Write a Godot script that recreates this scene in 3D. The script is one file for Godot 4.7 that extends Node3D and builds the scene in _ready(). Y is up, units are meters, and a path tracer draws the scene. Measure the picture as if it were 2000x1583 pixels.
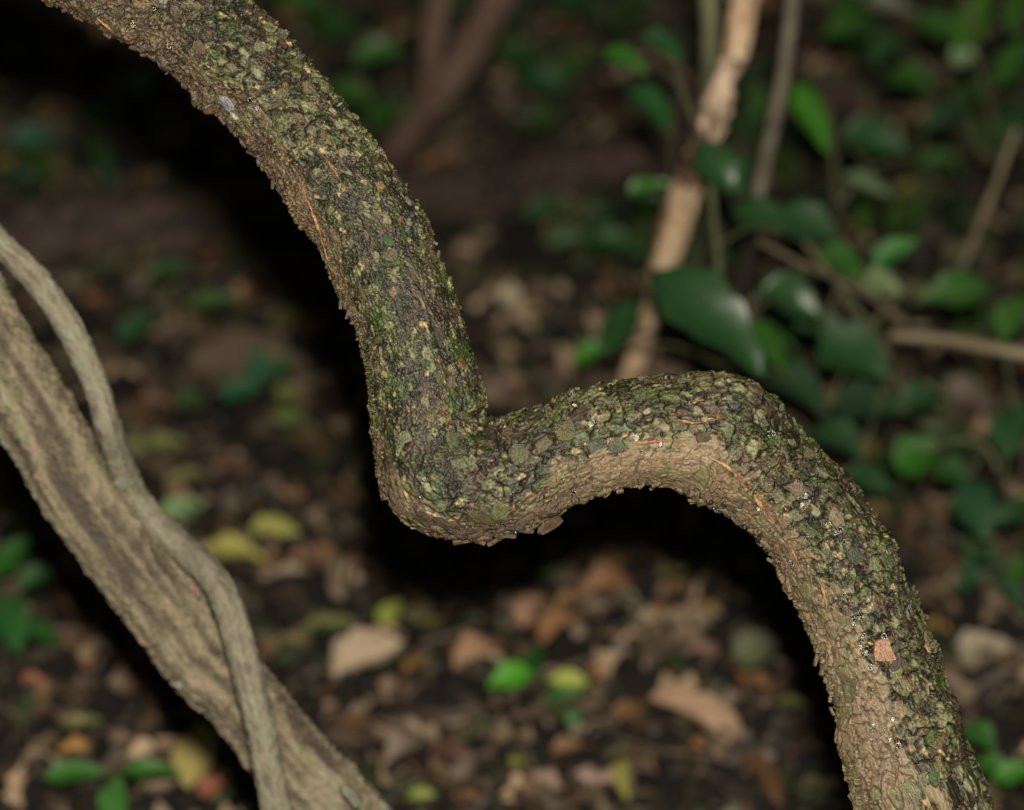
extends Node3D
# A knobbly mossy liana in a dim forest, lit by the photographer's flash.

const F := 7000.0            # focal length of the lens in pixels of a 2000 pixel wide picture
const PITCH := 25.5          # the camera looks down by this many degrees
const EYE := Vector3(0, 1.5, 0)
var right := Vector3.RIGHT
var fwd := Vector3(0, -sin(deg_to_rad(PITCH)), -cos(deg_to_rad(PITCH)))
var up := Vector3(0, cos(deg_to_rad(PITCH)), -sin(deg_to_rad(PITCH)))
var rng := RandomNumberGenerator.new()
var names := {}
var ground_noise := FastNoiseLite.new()
var leaf_meshes: Array[Mesh] = []
var leaf_tex: Texture2D
var leaf_mats := {}

# ---------------------------------------------------------------- helpers
func at(px: float, py: float, d: float) -> Vector3:
	return EYE + d * (fwd + right * ((px - 1000.0) / F) - up * ((py - 791.5) / F))

func ground_y(x: float, z: float) -> float:
	return 0.022 * ground_noise.get_noise_2d(x * 100.0, z * 100.0)

func on_ground(px: float, py: float, lift := 0.0) -> Vector3:
	var ray := fwd + right * ((px - 1000.0) / F) - up * ((py - 791.5) / F)
	var p := EYE + ray * (-EYE.y / ray.y)
	for k in 3:
		p = EYE + ray * ((ground_y(p.x, p.z) + lift - EYE.y) / ray.y)
	return p

func numbered(called: String) -> String:
	var n: int = names.get(called, 0)
	names[called] = n + 1
	return called if n == 0 else "%s_%03d" % [called, n]

func tag(o: Node, label: String, category: String, group := "", kind := "") -> void:
	if label: o.set_meta("label", label)
	if category: o.set_meta("category", category)
	if group: o.set_meta("group", group)
	if kind: o.set_meta("kind", kind)

func thing(called: String, where: Vector3, label: String, category: String, group := "") -> Node3D:
	var o := Node3D.new()
	o.name = numbered(called)
	o.position = where
	add_child(o)
	tag(o, label, category, group)
	return o

func part(called: String, mesh: Mesh, m: Material, parent: Node3D, xf := Transform3D()) -> MeshInstance3D:
	var o := MeshInstance3D.new()
	o.name = called
	o.mesh = mesh
	o.material_override = m
	o.transform = xf
	parent.add_child(o, true)
	return o

func noise(kind: int, freq: float, sd: int, octaves := 1) -> FastNoiseLite:
	var n := FastNoiseLite.new()
	n.noise_type = kind as FastNoiseLite.NoiseType
	n.frequency = freq
	n.seed = sd
	if octaves > 1:
		n.fractal_type = FastNoiseLite.FRACTAL_FBM
		n.fractal_octaves = octaves
	else:
		n.fractal_type = FastNoiseLite.FRACTAL_NONE
	return n

func cells(sd: int, what: int, jitter := 1.0) -> FastNoiseLite:
	var n := noise(FastNoiseLite.TYPE_CELLULAR, 1.0, sd)
	n.cellular_distance_function = FastNoiseLite.DISTANCE_EUCLIDEAN
	n.cellular_return_type = what as FastNoiseLite.CellularReturnType
	n.cellular_jitter = jitter
	return n

func noise_tex(size: int, freq: float, sd: int, octaves: int, lo: Color, hi: Color, bump := false) -> NoiseTexture2D:
	var t := NoiseTexture2D.new()
	t.width = size
	t.height = size
	t.seamless = true
	t.noise = noise(FastNoiseLite.TYPE_SIMPLEX_SMOOTH, freq, sd, octaves)
	if bump:
		t.as_normal_map = true
		t.bump_strength = 6.0
	else:
		var g := Gradient.new()
		g.set_color(0, lo)
		g.set_color(1, hi)
		t.color_ramp = g
	return t

func ramp_color(stops: Array, v: float) -> Color:
	# stops: [value, linear colour] in rising order; hard-edged patches with a narrow blend
	for k in range(stops.size() - 1):
		if v < stops[k + 1][0]:
			var a: float = stops[k][0]
			var b: float = stops[k + 1][0]
			return (stops[k][1] as Color).lerp(stops[k + 1][1], clampf((v - a) / (b - a), 0.0, 1.0))
	return stops[-1][1]

func commit(v: PackedVector3Array, n: PackedVector3Array, c: PackedColorArray, idx: PackedInt32Array) -> ArrayMesh:
	var a := []
	a.resize(Mesh.ARRAY_MAX)
	a[Mesh.ARRAY_VERTEX] = v
	if n.size(): a[Mesh.ARRAY_NORMAL] = n
	if c.size(): a[Mesh.ARRAY_COLOR] = c
	a[Mesh.ARRAY_INDEX] = idx
	var m := ArrayMesh.new()
	m.add_surface_from_arrays(Mesh.PRIMITIVE_TRIANGLES, a)
	return m

func grid_normals(v: PackedVector3Array, rows: int, ns: int) -> PackedVector3Array:
	# normals of a closed tube of rows rings with ns vertices each
	var out := PackedVector3Array()
	out.resize(v.size())
	for i in rows:
		var ia := maxi(i - 1, 0) * ns
		var ib := mini(i + 1, rows - 1) * ns
		var i0 := i * ns
		for j in ns:
			var jl := j - 1 if j > 0 else ns - 1
			var jr := j + 1 if j < ns - 1 else 0
			out[i0 + j] = (v[ib + j] - v[ia + j]).cross(v[i0 + jl] - v[i0 + jr]).normalized()
	return out

func tube_indices(rows: int, ns: int) -> PackedInt32Array:
	var idx := PackedInt32Array()
	idx.resize((rows - 1) * ns * 6)
	var k := 0
	for i in rows - 1:
		for j in ns:
			var j2 := j + 1 if j < ns - 1 else 0
			var a := i * ns + j
			var b := i * ns + j2
			var c := a + ns
			var d := b + ns
			idx[k] = a; idx[k + 1] = c; idx[k + 2] = b
			idx[k + 3] = b; idx[k + 4] = c; idx[k + 5] = d
			k += 6
	return idx

# a smooth path through knots; each knot is [Vector3, radius, extra...]; returns rings
func sweep(knots: Array, step_of: Callable) -> Dictionary:
	var P := PackedVector3Array()
	var K := PackedFloat32Array()
	var n := knots.size()
	for i in n - 1:
		var p0: Vector3 = knots[maxi(i - 1, 0)][0]
		var p1: Vector3 = knots[i][0]
		var p2: Vector3 = knots[i + 1][0]
		var p3: Vector3 = knots[mini(i + 2, n - 1)][0]
		var m := maxi(2, int(ceil(p1.distance_to(p2) / float(step_of.call(i)))))
		for k in m:
			P.append(p1.cubic_interpolate(p2, p0, p3, float(k) / m))
			K.append(i + float(k) / m)
	P.append(knots[n - 1][0])
	K.append(n - 1)
	var rows := P.size()
	var T := PackedVector3Array()
	var N := PackedVector3Array()
	var B := PackedVector3Array()
	var S := PackedFloat32Array()
	var s := 0.0
	for i in rows:
		var t := (P[mini(i + 1, rows - 1)] - P[maxi(i - 1, 0)]).normalized()
		if i > 0: s += P[i].distance_to(P[i - 1])
		var toward := -fwd
		var nn := (toward - t * toward.dot(t))
		if nn.length() < 0.05: nn = up - t * up.dot(t)
		nn = nn.normalized()
		T.append(t); N.append(nn); B.append(t.cross(nn)); S.append(s)
	return {"P": P, "K": K, "T": T, "N": N, "B": B, "S": S, "rows": rows}

func knot_value(knots: Array, k: float, field: int) -> float:
	var i := mini(int(k), knots.size() - 2)
	var f := k - i
	f = f * f * (3.0 - 2.0 * f)
	return lerpf(knots[i][field], knots[i + 1][field], f)

# plain stems: lobes, ridges and patches of colour. look = {lobe, ridge, rough, stops}
func stem_mesh(knots: Array, step: float, ns: int, look: Dictionary, sd: int) -> ArrayMesh:
	var sw := sweep(knots, func(_i): return step)
	var rows: int = sw.rows
	var P: PackedVector3Array = sw.P
	var N: PackedVector3Array = sw.N
	var B: PackedVector3Array = sw.B
	var S: PackedFloat32Array = sw.S
	var K: PackedFloat32Array = sw.K
	var v := PackedVector3Array()
	var c := PackedColorArray()
	v.resize(rows * ns)
	c.resize(rows * ns)
	var streak := noise(FastNoiseLite.TYPE_SIMPLEX_SMOOTH, 1.0, sd, 3)
	var lump := noise(FastNoiseLite.TYPE_SIMPLEX_SMOOTH, 1.0, sd + 7, 3)
	var blotch := noise(FastNoiseLite.TYPE_SIMPLEX_SMOOTH, 1.0, sd + 13, 2)
	var tint: float = look.get("tint", 0.25)
	var grain: float = look.get("grain", 0.0)
	var lobe: float = look.get("lobe", 0.0)
	var ridge: float = look.get("ridge", 0.0)
	var rough: float = look.get("rough", 0.0)
	var along: float = look.get("along", 14.0)
	var around: float = look.get("around", 2.6)
	var patch: float = look.get("patch", 0.5)
	var twist: float = look.get("twist", 2.0)
	var phase: float = look.get("phase", 0.0)
	var stops: Array = look.stops
	for i in rows:
		var r0 := knot_value(knots, K[i], 1)
		var s := S[i]
		for j in ns:
			var a := TAU * j / ns
			var ca := cos(a)
			var sa := sin(a)
			var st := streak.get_noise_3d(ca * around, sa * around, s * along)
			var lp := lump.get_noise_3d(ca * r0 * 70.0, sa * r0 * 70.0, s * 60.0)
			var tw := a + s * twist + phase
			var r := r0 * (1.0 + lobe * (absf(cos(tw)) - 0.6) + ridge * st) + rough * lp
			var fine := 0.0
			if grain > 0.0:
				fine = lump.get_noise_3d(ca * r0 * 420.0 + 50.0, sa * r0 * 420.0, s * 210.0)
				r += grain * fine
			v[i * ns + j] = P[i] + (N[i] * ca + B[i] * sa) * r
			c[i * ns + j] = ramp_color(stops, fine * 0.35 + st * (1.0 - patch) + lp * patch + tint * blotch.get_noise_3d(ca * 0.9, sa * 0.9, s * 7.0) + (0.5 * lobe * (absf(cos(tw)) - 0.6)))
	# close the two ends
	var idx := tube_indices(rows, ns)
	var nrm := grid_normals(v, rows, ns)
	for e in [0, rows - 1]:
		var centre := v.size()
		v.append(P[e])
		c.append(c[e * ns])
		nrm.append(-sw.T[0] if e == 0 else sw.T[rows - 1])
		for j in ns:
			var j2: int = (j + 1) % ns
			if e == 0: idx.append_array(PackedInt32Array([centre, e * ns + j, e * ns + j2]))
			else: idx.append_array(PackedInt32Array([centre, e * ns + j2, e * ns + j]))
	return commit(v, nrm, c, idx)

func rebase(mesh: ArrayMesh, base: Vector3) -> ArrayMesh:
	var a := mesh.surface_get_arrays(0)
	var v: PackedVector3Array = a[Mesh.ARRAY_VERTEX]
	for i in v.size(): v[i] -= base
	a[Mesh.ARRAY_VERTEX] = v
	var m := ArrayMesh.new()
	m.add_surface_from_arrays(Mesh.PRIMITIVE_TRIANGLES, a)
	return m

func join(list: Array) -> ArrayMesh:
	var v := PackedVector3Array()
	var n := PackedVector3Array()
	var c := PackedColorArray()
	var x := PackedInt32Array()
	for m in list:
		var a: Array = m.surface_get_arrays(0)
		var off := v.size()
		v.append_array(a[Mesh.ARRAY_VERTEX])
		n.append_array(a[Mesh.ARRAY_NORMAL])
		c.append_array(a[Mesh.ARRAY_COLOR])
		for i in (a[Mesh.ARRAY_INDEX] as PackedInt32Array): x.append(i + off)
	return commit(v, n, c, x)

func bark_material(rough: float, tex_scale: float, bump: Texture2D, bump_amount: float, rough_tex: Texture2D = null) -> StandardMaterial3D:
	var m := StandardMaterial3D.new()
	m.vertex_color_use_as_albedo = true
	m.roughness = rough
	m.metallic_specular = 0.5
	if rough_tex: m.roughness_texture = rough_tex
	m.uv1_triplanar = true
	m.uv1_scale = Vector3.ONE * tex_scale
	m.normal_enabled = true
	m.normal_texture = bump
	m.normal_scale = bump_amount
	return m

# ---------------------------------------------------------------- scene
func _ready() -> void:
	rng.seed = 11
	ground_noise.seed = 5
	ground_noise.frequency = 0.02
	ground_noise.fractal_octaves = 3

	var cam := Camera3D.new()
	cam.name = "camera"
	var att := CameraAttributesPhysical.new()
	att.frustum_focal_length = 106.1
	att.frustum_focus_distance = 1.985
	att.exposure_aperture = 3.8
	cam.attributes = att
	cam.transform = Transform3D(Basis(right, up, -fwd), EYE)
	add_child(cam)
	cam.fov = rad_to_deg(2.0 * atan(791.5 / F))
	cam.near = 0.05
	cam.far = 200.0
	cam.current = true

	# deep shade under the canopy: a faint overcast sky and hardly any sun
	var env := Environment.new()
	env.background_mode = Environment.BG_SKY
	var sky := Sky.new()
	var sm := ProceduralSkyMaterial.new()
	sm.sky_top_color = Color(0.62, 0.68, 0.62)
	sm.sky_horizon_color = Color(0.45, 0.52, 0.42)
	sm.ground_bottom_color = Color(0.1, 0.09, 0.07)
	sm.ground_horizon_color = Color(0.2, 0.2, 0.16)
	sky.sky_material = sm
	env.sky = sky
	env.background_energy_multiplier = 0.032
	env.tonemap_mode = Environment.TONE_MAPPER_LINEAR
	env.tonemap_exposure = 1.0
	env.sdfgi_enabled = true
	env.ssao_enabled = true
	env.ssil_enabled = true
	var we := WorldEnvironment.new()
	we.name = "environment"
	we.environment = env
	add_child(we)

	var sun := DirectionalLight3D.new()
	sun.name = "daylight_through_canopy"
	sun.light_energy = 0.012
	sun.light_color = Color(1.0, 0.97, 0.88)
	sun.light_angular_distance = 30.0
	sun.shadow_enabled = true
	sun.rotation_degrees = Vector3(-75, 20, 0)
	add_child(sun)

	# the photographer's flash, which every shadow in the picture points away from: above and to the right of the lens
	var flash := SpotLight3D.new()
	flash.name = "photo_flash"
	flash.light_energy = 9.0
	flash.light_color = Color(1.0, 0.965, 0.9)
	flash.light_size = 0.03
	flash.spot_range = 30.0
	flash.spot_attenuation = 2.0
	flash.spot_angle = 32.0
	flash.spot_angle_attenuation = 0.3
	flash.shadow_enabled = true
	flash.transform = Transform3D(Basis(right, up, -fwd), EYE + right * 0.03 + up * 0.105 + fwd * 0.02)
	add_child(flash)

	print("fov ", cam.fov)
	build_ground()
	build_main_liana()
	build_grey_lianas()
	build_wood()
	build_plants()
	build_leaves()
	build_litter()
	print("ms ", Time.get_ticks_msec())

# ---------------------------------------------------------------- ground
func build_ground() -> void:
	var n := 241
	var v := PackedVector3Array()
	var idx := PackedInt32Array()
	for i in n:
		for j in n:
			var a := (i / float(n - 1)) * 2.0 - 1.0
			var b := (j / float(n - 1)) * 2.0 - 1.0
			var x := a * 2.2 + signf(a) * pow(absf(a), 9.0) * 70.0
			var z := -3.4 + b * 2.6 + signf(b) * pow(absf(b), 9.0) * 70.0
			v.append(Vector3(x, ground_y(x, z) + 0.004 * ground_noise.get_noise_2d(x * 900.0, z * 900.0), z))
	for i in n - 1:
		for j in n - 1:
			var k := i * n + j
			idx.append_array(PackedInt32Array([k, k + n, k + 1, k + 1, k + n, k + n + 1]))
	var nrm := PackedVector3Array()
	nrm.resize(v.size())
	for i in n:
		for j in n:
			var e := v[mini(i + 1, n - 1) * n + j] - v[maxi(i - 1, 0) * n + j]
			var f := v[i * n + mini(j + 1, n - 1)] - v[i * n + maxi(j - 1, 0)]
			nrm[i * n + j] = f.cross(e).normalized()
	var m := StandardMaterial3D.new()
	m.albedo_texture = noise_tex(512, 0.02, 3, 5, Color(0.03, 0.024, 0.018), Color(0.14, 0.105, 0.078))
	m.uv1_triplanar = true
	m.uv1_world_triplanar = true
	m.uv1_scale = Vector3.ONE * 2.3
	m.roughness = 0.9
	m.normal_enabled = true
	m.normal_texture = noise_tex(512, 0.05, 4, 5, Color.BLACK, Color.WHITE, true)
	var o := part("ground", commit(v, nrm, PackedColorArray(), idx), m, self)
	tag(o, "dark damp forest soil under the leaf litter", "ground", "", "structure")

# ---------------------------------------------------------------- the mossy liana in focus
var vine := {}
var vine_knots := []

# knots: pixel x, y, half width, angle where the bare underside begins, plate relief mm, crumb relief mm, tan of the underside
const VINE := [
	[-60, -190, 112, 5, 1.3, 0.55, 0.2], [130, -105, 110, 5, 1.3, 0.55, 0.2], [257, -33, 108, 8, 1.3, 0.55, 0.2], [363, 31, 104, 14, 1.3, 0.55, 0.2],
	[457, 115, 105, 22, 1.3, 0.65, 0.2], [555, 216, 99, 28, 1.3, 0.65, 0.25], [612, 292, 101, 28, 1.2, 0.80, 0.3], [657, 355, 103, 28, 1.0, 0.90, 0.3],
	[720, 445, 103, 40, 0.9, 1.05, 0.3], [748, 520, 102, 50, 0.8, 1.05, 0.3], [790, 605, 100, 62, 0.7, 1.05, 0.25], [816, 690, 103, 75, 0.6, 1.05, 0.2],
	[832, 782, 106, 72, 0.6, 1.05, 0.15], [842, 850, 110, 55, 0.7, 1.05, 0.1], [880, 925, 122, 38, 1.0, 1.05, 0.1], [990, 928, 112, 28, 1.1, 0.55, 0.2],
	[1080, 886, 101, 20, 1.2, 0.40, 0.5], [1200, 853, 103, 10, 1.1, 0.35, 0.9], [1300, 843, 106, 8, 1.0, 0.35, 1.0], [1405, 860, 126, 10, 1.1, 0.40, 0.7],
	[1518, 946, 103, 22, 1.3, 0.55, 0.5], [1578, 1004, 106, 26, 1.4, 0.55, 0.5], [1632, 1095, 109, 24, 1.4, 0.55, 0.6], [1678, 1185, 108, 18, 1.4, 0.40, 0.8],
	[1710, 1275, 109, 14, 1.4, 0.40, 0.8], [1738, 1355, 111, 12, 1.3, 0.40, 0.8], [1762, 1440, 119, 8, 1.4, 0.40, 0.7], [1785, 1530, 122, 0, 1.5, 0.55, 0.7],
	[1812, 1625, 125, 0, 1.5, 0.55, 0.7]]

func vine_depth(x: float) -> float:
	return 2.0 + 0.018 * sin(x * 0.004 + 0.6)

func build_main_liana() -> void:
	for q in VINE:
		var d := vine_depth(q[0])
		vine_knots.append([at(q[0], q[1], d), q[2] * 1.03 * d / F, deg_to_rad(q[3]), q[4], q[5], q[6]])
	# beyond the frame: up to the canopy, and down to its root
	var first: Array = vine_knots[0]
	var tip: Vector3 = first[0]
	for e in [Vector3(-0.16, 0.13, -0.03), Vector3(-0.34, 0.42, -0.12), Vector3(-0.42, 0.95, -0.2), Vector3(-0.38, 1.7, -0.25)]:
		vine_knots.push_front([tip + e, first[1], first[2], first[3], first[4], first[5]])
	var last: Array = vine_knots[-1]
	var low: Vector3 = last[0]
	for e in [Vector3(0.02, -0.12, 0.02), Vector3(0.035, -0.26, 0.03)]:
		vine_knots.append([low + e, last[1], last[2], last[3], last[4], last[5]])
	vine_knots.append([Vector3(low.x + 0.04, -0.06, low.z + 0.03), last[1] * 1.15, last[2], last[3], last[4], last[5]])
	var n_before := 4
	var n_after := vine_knots.size() - 4
	vine = sweep(vine_knots, func(i): return 0.00052 if i >= n_before and i < n_after else 0.003)
	var rows: int = vine.rows
	var ns := 380
	var P: PackedVector3Array = vine.P
	var N: PackedVector3Array = vine.N
	var B: PackedVector3Array = vine.B
	var S: PackedFloat32Array = vine.S
	var K: PackedFloat32Array = vine.K
	var v := PackedVector3Array()
	var c := PackedColorArray()
	v.resize(rows * ns)
	c.resize(rows * ns)
	var warp := noise(FastNoiseLite.TYPE_SIMPLEX_SMOOTH, 1.0, 21, 2)
	var gap := cells(31, FastNoiseLite.RETURN_DISTANCE2_SUB, 0.85)
	var plate := cells(31, FastNoiseLite.RETURN_CELL_VALUE, 0.85)
	var crumb_gap := cells(47, FastNoiseLite.RETURN_DISTANCE2_SUB, 1.0)
	var crumb := cells(47, FastNoiseLite.RETURN_CELL_VALUE, 1.0)
	var grain := noise(FastNoiseLite.TYPE_SIMPLEX_SMOOTH, 1.0, 55, 3)
	var patchy := noise(FastNoiseLite.TYPE_SIMPLEX_SMOOTH, 1.0, 66, 3)
	var fibre := noise(FastNoiseLite.TYPE_SIMPLEX_SMOOTH, 1.0, 77, 2)
	var dark := Color(0.013, 0.0145, 0.0085)
	var olive := Color(0.043, 0.043, 0.019)
	var pale := Color(0.108, 0.108, 0.047)
	var grey_green := Color(0.165, 0.168, 0.085)
	var moss := Color(0.04, 0.066, 0.012)
	var brown := Color(0.054, 0.037, 0.025)
	var umber := Color(0.026, 0.019, 0.012)
	var tan_bark := Color(0.215, 0.156, 0.094)
	var rust := Color(0.21, 0.085, 0.034)
	var cork := Color(0.31, 0.2, 0.1)
	var crack_dark := Color(0.016, 0.012, 0.008)  # near-black brown laid along the cracks and between the crumbs
	var cs := PackedFloat32Array()
	var sn := PackedFloat32Array()
	var an := PackedFloat32Array()
	for j in ns:
		var a := TAU * j / ns
		cs.append(cos(a) * 30.0)
		sn.append(sin(a) * 30.0)
		an.append(a if a < PI * 1.5 else a - TAU)   # -90 to 270 degrees; 0 faces the lens, 90 is the underside
	# knuckles and scars: [ring, angle, reach along mm, reach round radians, height mm]
	var bumps := []
	for q in [[1432, 752, 14, 0.5, 4.0], [1505, 800, 9, 0.4, 1.8], [836, 462, 10, 0.4, 2.6], [588, 415, 7, 0.35, 2.5], [385, 200, 8, 0.35, 2.6], [1648, 1455, 12, 0.4, 3.0], [760, 930, 16, 0.5, 2.0], [935, 775, 9, 0.4, 2.4], [1735, 1068, 10, 0.4, 2.2], [1120, 985, 14, 0.4, 2.0], [1010, 830, 12, 0.5, -2.5], [1250, 955, 12, 0.4, -1.5], [660, 540, 14, 0.4, -1.5], [1860, 1400, 10, 0.35, 2.0]]:
		var sp := vine_spot(q[0], q[1])
		bumps.append([S[sp[0]] * 1000.0, sp[1], q[2], q[3], q[4]])
	for i in rows:
		var k := K[i]
		var r0 := knot_value(vine_knots, k, 1)
		var begin := knot_value(vine_knots, k, 2)
		var ac := knot_value(vine_knots, k, 3)
		var af := knot_value(vine_knots, k, 4)
		var tanness := knot_value(vine_knots, k, 5)
		var gw := clampf(1.6 - af, 0.5, 1.0)            # where the plates stand in files
		var sm := S[i] * 1000.0
		var near := []
		for q in bumps:
			if absf(q[0] - sm) < q[2] * 2.5: near.append(q)
		for j in ns:
			var x := cs[j]
			var y := sn[j]
			var w1 := warp.get_noise_3d(x * 0.09, y * 0.09, sm * 0.08)
			var w2 := warp.get_noise_3d(x * 0.09 + 40.0, y * 0.09, sm * 0.08)
			var big := patchy.get_noise_3d(x * 0.04, y * 0.04, sm * 0.03)
			var hue := patchy.get_noise_3d(x * 0.05 + 90.0, y * 0.05, sm * 0.036)
			var fb := fibre.get_noise_3d(x * 0.6, y * 0.6, sm * 0.1)
			var gr := grain.get_noise_3d(x * 0.7, y * 0.7, sm * 0.55)
			# plates in files along the stem
			var u := an[j] * 3.3423 + 21.0 + w1 * (1.1 - 0.6 * gw) + gr * 0.14
			var col_n := floorf(u)
			var fu := u - col_n
			col_n = fposmod(col_n, 21.0)
			var hc := fposmod(sin(col_n * 127.1 + 3.7) * 43758.5453, 1.0)
			var long := 9.5
			var t_along := sm / long + hc * 0.9 + w2 * 0.8 + gr * 0.09
			var row_n := floorf(t_along)
			var fv := t_along - row_n
			var hr := fposmod(sin(col_n * 311.7 + row_n * 74.7) * 43758.5453, 1.0)
			var dv := minf(fv, 1.0 - fv) * long
			var du := minf(fu, 1.0 - fu) * 9.0
			var cut := maxf(1.0 - smoothstep(0.35, 1.4, dv), (1.0 - smoothstep(0.25, 0.95, du)) * (0.4 + 0.6 * hc))
			# crumbling plates without order
			var gx := x * 0.125 + w1 * 0.45
			var gy := y * 0.125 + w2 * 0.45
			var gz := sm * 0.088 + w1 * 0.4
			var f2 := gap.get_noise_3d(gx, gy, gz) + 1.0
			var vid := plate.get_noise_3d(gx, gy, gz)
			var hx := x * 0.36 + w2 * 0.5
			var hy := y * 0.36 + w1 * 0.5
			var hz := sm * 0.22
			var g2 := crumb_gap.get_noise_3d(hx, hy, hz) + 1.0
			var cid := crumb.get_noise_3d(hx, hy, hz)
			var id := lerpf(vid, hr * 2.0 - 1.0, gw)
			var crack := maxf(cut * gw, (1.0 - smoothstep(0.02, 0.14, f2)) * (1.0 - gw))
			var bare := an[j] > begin + (w2 * 0.4 + id * 0.16 + gr * 0.2) and an[j] < 4.0
			var ap := ac
			var ag := af
			var off := absf(an[j] - 1.45)
			var lifted := 1.0 + 1.9 * (1.0 - smoothstep(0.2, 0.6, off)) + 1.3 * (1.0 - smoothstep(0.15, 0.5, absf(an[j] + 1.4)))
			if bare:
				ap *= 0.9 - 0.45 * tanness
				ag *= 0.95 - 0.45 * tanness
			var h := big * 1.6 + ap * (id * 0.55 + 0.3 - crack * 1.2 + gw * lifted * (fv - 0.5) * (0.4 + 1.5 * hr * hr)) + ag * (0.75 + 0.25 * af) * lifted * (g2 * 0.8 * (0.5 + 0.5 * cid) + gr * 0.75) + fb * 0.4
			for q in near:
				var da: float = (an[j] - q[1]) / q[3]
				var ds: float = (sm - q[0]) / q[2]
				h += q[4] * exp(-da * da - ds * ds)
			v[i * ns + j] = P[i] + (N[i] * (x / 30.0) + B[i] * (y / 30.0)) * (r0 + h * 0.001 - 0.0008)
			var col: Color
			if bare:
				col = brown.lerp(tan_bark, clampf(tanness * 0.95 + fb * 0.4 + gr * 0.25 + hue * 0.3, 0.0, 1.0))
				if cid > 0.55 - hue: col = col.lerp(olive, 0.45)
				if big > 0.25: col = col.lerp(pale, 0.5)
				if fb + gr < -0.15 and tanness < 0.4: col = col.lerp(umber, 0.7)
				if crack > 0.55 + 0.2 * tanness and hr < 0.8: col = col.lerp(crack_dark, 0.55)
				if gr > 0.32: col = col.lerp(grey_green, 0.3)
				if fb > 0.48 and hue > 0.0: col = col.lerp(rust, 0.5)
			else:
				var t := id * 0.2 + cid * (0.08 + 0.2 * af) + gr * 0.75 + fb * 0.3 + big * 0.85 - 0.06 - (af - 0.4) * 0.32
				if t < -0.45: col = dark
				elif t < -0.1: col = dark.lerp(olive, (t + 0.45) / 0.35)
				elif t < 0.32: col = olive.lerp(pale, (t + 0.1) / 0.42)
				else: col = pale.lerp(grey_green, clampf((t - 0.32) * 2.2, 0.0, 1.0))
				if hue + gr * 0.35 > 0.3: col = col.lerp(moss, 0.65)
				elif hue + gr * 0.35 < -0.2: col = col.lerp(brown, 0.65)
				if cid > 0.95 and gr > 0.15: col = cork
				elif cid > 0.82: col = col.lerp(grey_green, 0.55)
				elif cid > 0.76 and gr > 0.2: col = col.lerp(rust, 0.25)
				elif cid < -0.8: col = col.lerp(umber, 0.75)
				if crack > 0.5 + gr * 0.5: col = crack_dark.lerp(umber, clampf(cid, 0.0, 1.0))
				if g2 < 0.07 + gr * 0.07 and af > 0.5: col = col.lerp(crack_dark, 0.5)
				if du < 0.55 and gw > 0.5 and hc > 0.82 and w1 > 0.1: col = rust.lerp(umber, clampf(gr * 2.0 + 0.4, 0.0, 1.0))
			var edge := absf(an[j] - begin - w1 * 0.3 - 0.06)
			if edge < 0.025 and w2 + big > 0.12 and gr > 0.0: col = rust.lerp(cork, clampf(cid, 0.0, 1.0))
			var tone := 1.0 + 0.4 * gr + 0.2 * cid
			c[i * ns + j] = Color(col.r * tone, col.g * tone, col.b * tone)
	var base := Vector3(low.x + 0.04, 0.0, low.z + 0.03)
	var o := thing("mossy_liana", base, "thick mossy liana with scaly bark, bent in a sharp zigzag across the middle", "liana")
	var nrm := grid_normals(v, rows, ns)
	for i in v.size(): v[i] -= base
	var m := bark_material(0.68, 90.0, noise_tex(256, 0.06, 9, 4, Color.BLACK, Color.WHITE, true), 0.9, noise_tex(256, 0.03, 12, 3, Color(0.22, 0.22, 0.22), Color(1.0, 1.0, 1.0)))
	m.metallic_specular = 0.42
	part("bark", commit(v, nrm, c, tube_indices(rows, ns)), m, o)
	build_bark_pieces(o, base)

# the place on the liana that lies under a spot: [ring, angle]
func vine_spot(px: float, py: float) -> Array:
	var best := 0
	var bd := 1e9
	var target := at(px, py, 2.0)
	for i in range(0, vine.rows, 4):
		var q: Vector3 = vine.P[i] - target
		q -= fwd * q.dot(fwd)
		var dd := q.length_squared()
		if dd < bd:
			bd = dd
			best = i
	var q: Vector3 = target - vine.P[best]
	var r := knot_value(vine_knots, vine.K[best], 1)
	return [best, asin(clampf(q.dot(vine.B[best]) / r, -0.97, 0.97))]

func vine_frame(ring: int, a: float, lift: float) -> Transform3D:
	var r := knot_value(vine_knots, vine.K[ring], 1) + lift
	var out: Vector3 = vine.N[ring] * cos(a) + vine.B[ring] * sin(a)
	var t: Vector3 = vine.T[ring]
	return Transform3D(Basis(t, out, t.cross(out)), vine.P[ring] + out * r)

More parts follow.
